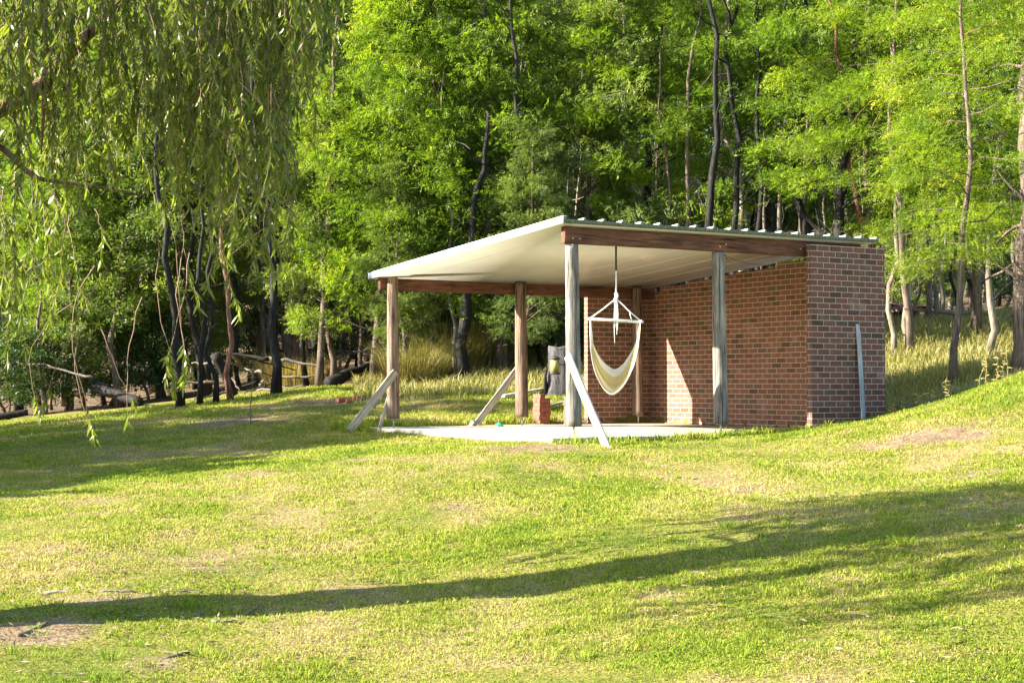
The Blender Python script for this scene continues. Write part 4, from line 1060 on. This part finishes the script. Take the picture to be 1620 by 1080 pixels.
# ------------------------------------------------------------------ the gum tree at the left, hanging over the view
def gum():
    rs = np.random.default_rng(21)
    base = rd(-5.15, 10.55); base[2] = gz(base[0], base[1]) - .05
    e = empty('gum_tree', base, 0, 'gum tree at the left edge with long narrow leaves hanging over the lawn', 'tree')
    L = lambda p: np.asarray(p) - base
    mb = MB()
    tr = [base, base + [0, 0, .5], pix(-215, 480, 11.0), pix(-180, 230, 11.0), pix(-140, 0, 11.1), pix(-70, -260, 11.3), pix(20, -640, 11.6), pix(90, -1000, 12)]
    mb.tube([L(p) for p in tr], [.46, .40, .37, .33, .27, .20, .12, .05], 16, rough=.06)
    link('trunk', mb.mesh('trunk', M['bark_gum'], True), e)
    limbs = [([(-180, 290, 11.0), (0, 172, 12.0), (60, 142, 12.4), (88, 108, 12.6), (132, 60, 12.8), (198, -4, 13), (300, -90, 13.4), (420, -140, 13.8)], .07, .03, 'bark_gum'),
             ([(-180, 150, 11.0), (0, 229, 12.2), (38, 268, 12.5), (62, 284, 12.6), (112, 290, 12.8), (180, 300, 13.0), (240, 312, 13.2)], .030, .007, 'bark_brown'),
             ([(-130, -40, 11.1), (120, -120, 12.6), (280, -160, 13.2), (470, -120, 14), (560, -60, 14.4)], .09, .03, 'bark_gum'),
             ([(-80, -200, 11.3), (-160, -240, 13), (-200, -200, 14)], .07, .02, 'bark_gum'),
             ([(88, 110, 12.6), (70, 150, 12.6), (68, 200, 12.6), (65, 244, 12.6)], .028, .006, 'bark_red'),
             ([(-60, -300, 11.3), (200, -420, 12.0), (420, -480, 11.4), (640, -440, 11)], .08, .02, 'bark_gum'),
             ([(-20, -480, 11.5), (-150, -620, 12.5), (-300, -640, 12)], .07, .02, 'bark_gum')]
    for pts, r0, r1, mt in limbs:
        mb = MB(); P = np.array([L(pix(p[0], p[1], 11 + (p[2] - 11) * .62)) for p in pts]); t = np.linspace(0, 1, len(P)); tt = np.linspace(0, 1, 28)
        Q = np.stack([np.interp(tt, t, P[:, k]) for k in range(3)], 1)
        for _ in range(2): Q[1:-1] = (Q[:-2] + 2 * Q[1:-1] + Q[2:]) / 4
        mb.tube(Q, np.linspace(r0, r1, 28), 9, rough=.08); link('branch', mb.mesh('branch', M[mt], True), e)
    # strands
    strands = []
    env_x = [-120, 0, 60, 130, 200, 300, 380, 430, 470, 520, 560]
    env_y = [320, 330, 360, 330, 300, 330, 400, 400, 250, 60, 0]
    for i in range(300):
        x = rs.choice([rs.uniform(-130, 545), rs.uniform(260, 480), rs.uniform(-60, 120), rs.uniform(60, 500)], p=[.40, .32, .13, .15])
        yb = np.interp(x, env_x, env_y) * rs.uniform(.15, 1.08) + rs.normal(0, 20)
        y0 = yb - rs.uniform(110, 330)
        d = rs.uniform(11.0, 13.2)
        strands.append((x + rs.normal(0, 20), y0, x + rs.normal(6, 16), yb, d, .12, 1.0))
    for q in [(25, 250, 12, 590, .3), (50, 240, 42, 560, .2), (80, 300, 70, 535, .2), (5, 300, 2, 480, .2), (95, 330, 60, 450, .2), (110, 340, 142, 492, .5), (150, 330, 160, 420, .3),
              (60, 260, 30, 520, .2), (30, 300, 25, 470, .1), (70, 320, 85, 480, .2),
              (245, 250, 290, 612, .80), (265, 330, 276, 618, .74), (300, 400, 262, 600, .78), (290, 390, 300, 590, .8), (300, 330, 316, 495, .55), (330, 330, 322, 470, .6),
              (170, 430, 62, 655, .82), (115, 480, 64, 660, .8), (150, 420, 150, 690, .82), (128, 520, 153, 700, .8), (225, 470, 205, 672, .88), (160, 520, 215, 640, .9),
              (390, 300, 396, 430, .2), (425, 300, 432, 450, .2), (445, 310, 450, 430, .3), (410, 320, 412, 440, .3), (460, 260, 470, 480, .5), (355, 300, 352, 420, .2), (375, 330, 380, 500, .6)]:
        strands.append((q[0], q[1], q[2], q[3], rs.uniform(11.4, 12.6), q[4], 1.5 if q[4] > .7 else 1.15))
    # crown above and beside the frame (throws the dappled shade on the right of the lawn)
    for i in range(300):
        x = rs.uniform(-900, 620); y = rs.uniform(-1350, -560); d = rs.uniform(9.4, 12.2)
        strands.append((x, y, x + rs.normal(0, 30), y + rs.uniform(120, 300), d, .1, 1.2))
    for i in range(150):                     # nearer boughs, out of frame, that throw the dappled shade at the lower right
        x = rs.uniform(-620, -110); y = rs.uniform(-620, 60); d = rs.uniform(9.0, 10.7)
        strands.append((x, y, x + rs.normal(0, 30), y + rs.uniform(120, 300), d, .1, 1.0))
    for i in range(130):                     # dense dark top of the curtain
        x = rs.uniform(-60, 520); yb = rs.uniform(-10, 230) * (1 if x < 440 else .5); strands.append((x + rs.normal(0, 20), yb - rs.uniform(90, 200), x, yb, rs.uniform(11.4, 13.4), .05, 1.2))
    tw = MB(); LP = []; LX = []; LN = []; LS = []; LV = []
    for (x0, y0, x1, y1, d, lf, dens) in strands:
        a, b = L(pix(x0, y0, d)), L(pix(x1, y1, d + rs.normal(0, .15)))
        n = 9; t = np.linspace(0, 1, n)[:, None]; P = a + (b - a) * t
        out = rs.normal(0, .10, 3); out[2] = 0
        P = P + out * np.sin(np.pi * t ** .7) + rs.normal(0, .012, (n, 3)) * (t > 0) * (t < 1)
        tw.tube(P, np.linspace(.005, .0018, n), 4, cap=False)
        ln = np.linalg.norm(b - a); m = max(4, int(ln * (1 - lf) * 62 * dens))
        s = lf + (1 - lf) * rs.random(m); Pb = np.stack([np.interp(s, t[:, 0], P[:, k]) for k in range(3)], 1)
        X = np.c_[rs.normal(0, .42, (m, 2)), -1 + rs.normal(0, .28, m)]; N = np.c_[rs.normal(0, 1, (m, 2)), rs.normal(0, .3, m)]
        LP.append(Pb); LX.append(X); LN.append(N); LS.append(rs.uniform(.05, .125, m)); LV.append(np.clip(rs.random(m) * .7 + rs.normal(.08, .09), 0, 1))
    link('twigs', tw.mesh('twigs', M['twig'], True), e)
    pv = []; 
    for x, w, z in [(0, .01, 0), (.18, .08, -.01), (.45, .095, .0), (.75, .055, .05), (1, 0, .13)]: pv += [[x, -w, z], [x, w, z]]
    pf = np.array([[0, 2, 3, 1], [2, 4, 5, 3], [4, 6, 7, 5], [6, 8, 9, 7]])
    V, F, var = scatter((np.array(pv), pf), np.concatenate(LP), np.concatenate(LX), np.concatenate(LN), np.concatenate(LS), np.concatenate(LV))
    link('leaves', mesh_np('leaves', V, F, M['gum_leaf'], True, var), e)
gum()

# trees beyond the left edge: only their shade on the lawn is seen
for k, (r, d, s, kd) in enumerate([(-12.2, 16.6, .46, 'dark2'), (-12.6, 18.2, .52, 'dark'), (-11.8, 19.6, .58, 'bushy'), (-13, 20.6, .66, 'dark2'), (-12.0, 22.2, .66, 'bushy2'), (-13.4, 23.6, .78, 'dark2'), (-12.4, 25.0, .74, 'bushy'),
                                  (-14.4, 26.6, .84, 'dark'), (-15, 28.6, .92, 'bushy2'), (-16, 30.6, .9, 'dark2'),
                                  (-14.2, 17.6, .62, 'bushy'), (-14.6, 19.4, .70, 'dark2'), (-15.4, 21.8, .84, 'bushy2'), (-15.6, 24.4, .92, 'bushy'), (-11.6, 18.8, .46, 'bushy2'), (-11.8, 23.6, .60, 'bushy2'), (-12.2, 26.4, .62, 'bushy')]):
    p = rd(r, d); p[2] = gz(p[0], p[1])
    tree(kd, 0, 0, s, k * 1.1, 'tree beyond the left edge whose shade lies across the lawn', 'trees shading the lawn from the left', name='shade_tree', at=p)

for r, d, a in ((-13.8, 23.9, .5),):  # unseen tree added to throw shade on the grass right of the wall
    p = rd(r, d); p[2] = gz(p[0], p[1])
    tree('high', 0, 0, 1.0, a, 'tallest unseen tree beyond the left edge, added to shade the grass right of the brick wall', None, name='shade_tree', at=p)

# ------------------------------------------------------------------ grass
def grass(name, n, d0, d1, h, w, mat, label, seed, x0=-60, x1=1680, dens=None, power=1.0, bend=.8, tipz=(.55, 1.05), mask=None, cat='grass'):
    rs = np.random.default_rng(seed)
    u = rs.random(n)
    d = d0 * (d1 / d0) ** u                      # even density in the picture
    px = rs.uniform(x0, x1, n); r = (px - 810) / F_PX * d
    x = CAM[0] + r * RIGHT[0] + d * FWD[0]; y = CAM[1] + r * RIGHT[1] + d * FWD[1]
    keep = ~((x > SLAB[0] + .0) & (x < 5.56) & (y > SLAB[2] - .0) & (y < 5.9))
    keep &= ~((x > 4.03) & (x < 5.56) & (y > -.26) & (y < 5.9))
    lush = fbm(x * .9, y * .9, 21, 4)
    if mask is not None: keep &= mask(x, y, r, d, px, lush, rs)
    so = soil(x, y); keep &= rs.random(n) > so * .9
    x, y, d, r, lush, so = x[keep], y[keep], d[keep], r[keep], lush[keep], so[keep]; n = len(x)
    z = ground_z(x, y) - .006
    sc = (d / 10) ** power
    hh = h * rs.uniform(.45, 1.35, n) * (.55 + .9 * lush) * (1 - .5 * so) * (sc if power < 1 else sc ** .5)
    cl_ = fbm(x * 7.5, y * 7.5, 55, 3); hh = hh * np.clip(.3 + 1.4 * cl_, .45, 1.6)
    ww = w * rs.uniform(.7, 1.3, n) * sc
    a = rs.uniform(0, 2 * np.pi, n); D = np.c_[np.cos(a), np.sin(a), np.zeros(n)]
    a2 = a + rs.normal(1.57, .5, n); S = np.c_[np.cos(a2), np.sin(a2), np.zeros(n)] * ww[:, None] / 2
    P = np.c_[x, y, z]; ln = rs.uniform(.2, 1.0, n)[:, None] * bend
    mid = P + UP * (hh * .62)[:, None] + D * hh[:, None] * .30 * ln
    tip = P + UP * (hh * rs.uniform(*tipz, n))[:, None] + D * hh[:, None] * .95 * ln
    V = np.stack([P - S, P + S, mid + S * .85, mid - S * .85, tip], 1).reshape(-1, 3)
    i = np.arange(n)[:, None] * 5
    o = link(name, mesh_np(name, V, [i + np.array([[0, 1, 2, 3]]), i + np.array([[3, 2, 4]])], M[mat], False, np.repeat(rs.random(n), 5)))
    a_ = o.data.attributes.new('dry', 'FLOAT', 'POINT'); a_.data.foreach_set('value', np.repeat(np.maximum(so, dryness(x, y) * .6), 5).astype(np.float32))
    return tag(o, label, cat, kind='stuff')
def m_lawn(x, y, r, d, px, lush, rs): return (rs.random(len(x)) < np.clip((lush - .26) * 3.0, .12, 1)) & (forest_mask(r, d) < .5)
grass('lawn_grass', 720000, 8.2, 35, .027, .0062, 'blade', 'short mown lawn grass in green and straw patches', 61, mask=m_lawn, power=.7, bend=1.5, tipz=(.1, .9))
def m_long(x, y, r, d, px, lush, rs):
    right = (px > 1388) & (d > 23.0 + (1620 - px) * .004) & (d < 39)
    back = (px > 560) & (px < 1000) & (d > 30.5 + (lush - .5) * 4) & (d < 36)
    edge = (px < 600) & (np.abs(d - 35 + px * .003) < 1.3)
    return (right | back) & (rs.random(len(x)) < np.clip((lush - .2) * 2.2, .1, 1))
grass('long_grass', 190000, 23, 39, .11, .008, 'long_grass', 'long dry grass on the slope behind and right of the shelter', 62, mask=m_long, power=.5, bend=1.1)
def m_slab(x, y, r, d, px, lush, rs):
    front = (y > -.55) & (y < -.10) & (x > -.6) & (x < 5.7); left = (x > -.9) & (x < -.50) & (y > 5.0) & (y < 6.6); back = (y > 5.9) & (y < 6.9) & (x > -1) & (x < 4.2)
    return (front & (rs.random(len(x)) < .12 + .5 * (x > 1.6))) | left & (rs.random(len(x)) < .4) | back & (rs.random(len(x)) < .5)
grass('edge_grass', 260000, 18.5, 28, .085, .010, 'blade', 'taller green grass growing along the edges of the concrete slab', 63, x0=520, x1=1420, mask=m_slab, power=.4, bend=1.0)

# taller tufts and flat clover leaves break up the turf
def tufts():
    rs = np.random.default_rng(91); V = []; F4 = []; F3 = []; va = []; dr = []; off = 0
    for k in range(620):
        d = 8.5 * (27 / 8.5) ** rs.random(); px = rs.uniform(-30, 1650); r = (px - 810) / F_PX * d; p = rd(r, d)
        if (-.6 < p[0] < 5.7 and -.3 < p[1] < 6): continue
        sc = rs.uniform(.6, 1.3); v, f, a = grass_tuft_data(rs, int(rs.uniform(14, 34)), .05 * sc * rs.uniform(.6, 1.8), .035 * sc, .085 * sc, .0055 * (d / 10) ** .7, .9)
        p[2] = gz(p[0], p[1]) - .004; V.append(v + p); F4.append(f[0] + off); F3.append(f[1] + off); va.append(np.clip(a * .5 + rs.uniform(.1, .6), 0, 1)); dr.append(np.full(len(v), rs.uniform(-.5, .35))); off += len(v)
    o = link('grass_tufts', mesh_np('grass_tufts', np.concatenate(V), [np.concatenate(F4), np.concatenate(F3)], M['blade'], False, np.concatenate(va)))
    a_ = o.data.attributes.new('dry', 'FLOAT', 'POINT'); a_.data.foreach_set('value', np.concatenate(dr).astype(np.float32))
    tag(o, 'scattered taller tufts of grass standing above the mown lawn', 'grass', kind='stuff')
    n = 42000; d = 8.4 * (20 / 8.4) ** rs.random(n); px = rs.uniform(-30, 1650, n); r = (px - 810) / F_PX * d
    x = CAM[0] + r * RIGHT[0] + d * FWD[0]; y = CAM[1] + r * RIGHT[1] + d * FWD[1]
    kp = (fbm(x * 1.3, y * 1.3, 83, 4) > rs.uniform(.40, .66, n)) & (soil(x, y) < .3) & ~((x > -.6) & (x < 5.7) & (y > -.3) & (y < 6)); x, y, d = x[kp], y[kp], d[kp]; n = len(x)
    P = np.c_[x, y, ground_z(x, y) + rs.uniform(.006, .022, n)]
    v, f, a = scatter((np.array([[0, 0, 0], [.5, -.42, .05], [1, 0, .0], [.5, .42, .05]]), np.array([[0, 1, 2, 3]])), P, np.c_[rs.normal(0, 1, (n, 2)), rs.normal(.1, .2, n)], UP + rs.normal(0, .4, (n, 3)), rs.uniform(.012, .026, n), np.clip(rs.random(n) * .6 + .5, 0, 1))
    o = link('clover', mesh_np('clover', v, f, M['blade'], False, a)); a_ = o.data.attributes.new('dry', 'FLOAT', 'POINT'); a_.data.foreach_set('value', np.full(len(v), -.35, np.float32))
    tag(o, 'low clover leaves growing through the lawn', 'clover', kind='stuff')
tufts()

# weeds on the mound right of the wall
rs = np.random.default_rng(15); G9 = 'dry weed stalks on the mound'
def weed(px, d, h, mat, label, seed, group=G9):
    rs = np.random.default_rng(seed); mb = MB(); a = rs.normal(0, .12, 2)
    P = np.array([[a[0] * t * h, a[1] * t * h, t * h] for t in np.linspace(0, 1, 6)]); P[1:] += rs.normal(0, .012, (5, 3)); mb.tube(P, np.linspace(.009, .004, 6), 5)
    for k in range(16):
        t = rs.uniform(.2, 1); b = P[0] + (P[-1] - P[0]) * t; q = rs.normal(0, 1, 3); q[2] = abs(q[2]) * .5; q /= np.linalg.norm(q); l = rs.uniform(.03, .10)
        mb.tube([b, b + q * l * .5, b + q * l + [0, 0, -.01]], [.006, .010, .002], 4, cap=False, var=rs.random())
    o = link('weed_stalk', mb.mesh('weed_stalk', M[mat])); o.location = on_ground(px, d, .02); return tag(o, label, 'weed', group)
for k, (px, d, h, mt, lab) in enumerate([(1558, 22.2, .62, 'straw', 'tallest dry weed stalk on the mound at right'), (1548, 22.0, .50, 'long_grass', 'yellow green leaning weed stalk left of the tallest dry one'), (1577, 22.4, .45, 'straw', 'weed stalk right of the tallest dry one'),
        (1588, 22.6, .42, 'long_grass', 'green weed stalk before the thick trunk'), (1596, 22.8, .50, 'straw', 'thin dry weed stalk nearest the thick trunk at right'), (1424, 22.4, .28, 'long_grass', 'yellow weed stalk close to the brick wall corner'), (1452, 22.3, .24, 'straw', 'short brown weed in front of the shaded grass'), (1462, 22.3, .26, 'straw', 'short brown weed beside another in front of the shaded grass'), (1476, 22.2, .22, 'straw', 'lowest brown weed in front of the shaded grass'), (1503, 22.0, .28, 'long_grass', 'green weed midway along the crest of the mound'), (1410, 22.5, .2, 'straw', 'small dry weed at the foot of the brick wall corner'), (397, 27.5, .95, 'long_grass', 'lone green sapling stem on the shaded lawn at left')]):
    weed(px, d, h, mt, lab, 300 + k, None if px < 1000 else G9)

# litter on the lawn: dead leaves and chips as one mass, sticks one by one
rs = np.random.default_rng(44); n = 9500
d = 8.6 * (24 / 8.6) ** rs.random(n); px = rs.uniform(-20, 1640, n); r = (px - 810) / F_PX * d
x = CAM[0] + r * RIGHT[0] + d * FWD[0]; y = CAM[1] + r * RIGHT[1] + d * FWD[1]
kp = (fbm(x * .5, y * .5, 33) > rs.uniform(.3, .62, n)) & ~((x > -.5) & (x < 5.7) & (y > -.3) & (y < 6)); x, y = x[kp], y[kp]; n = len(x)
P = np.c_[x, y, ground_z(x, y) + rs.uniform(.008, .03, n)]
V, F, var = scatter((np.array([[0, 0, 0], [.4, -.10, .04], [1, 0, .1], [.45, .10, .05]]), np.array([[0, 1, 2, 3]])), P, np.c_[rs.normal(0, 1, (n, 2)), rs.normal(0, .12, n)], UP + rs.normal(0, .35, (n, 3)), rs.uniform(.02, .085, n), rs.random(n))
tag(link('leaf_litter', mesh_np('leaf_litter', V, F, leaf_mat('litter', [(0, (.075, .045, .025)), (.5, (.20, .13, .075)), (.85, (.28, .21, .135)), (1, (.38, .33, .25))], .1), False, var)), 'scattered dead gum leaves and bark chips on the lawn', 'leaf litter', kind='stuff')
for k, (a, b, r, mt, lab) in enumerate([((70, 940), (215, 938), .011, 'dead_wood', 'long thin stick lying at the lower left of the lawn'), ((255, 936), (320, 942), .009, 'dead_wood', 'pale thin stick right of the long stick on the lower left lawn'), ((335, 984), (372, 988), .014, 'dead_wood', 'short pale wood chip below the trunk shadow'),
        ((310, 984), (322, 968), .007, 'dead_wood', 'small upright twig in the trunk shadow'), ((390, 974), (412, 962), .009, 'dead_wood', 'bent pale twig crossing the trunk shadow'), ((245, 1048), (300, 1040), .018, 'bark_brown', 'dark bark strip on the lawn at lower left'), ((1504, 1022), (1524, 1024), .010, 'bark_dark', 'small forked dark twig at the lower right'), ((1260, 838), (1285, 836), .008, 'dead_wood', 'pale stick on the lit lawn right of centre'), ((425, 872), (470, 873), .010, 'dead_wood', 'pale stick on the dry patch at left of centre'), ((28, 1010), (75, 990), .02, 'bark_brown', 'dark root like stick on bare soil at the lower left')]):
    p, q_ = gp(*a), gp(*b); p[2] += .012; q_[2] = gz(q_[0], q_[1]) + .012
    log(p, q_, r, r * .5, mt, lab, 'fallen_stick', 'stick', 'sticks on the lawn', 400 + k, .05, 7)
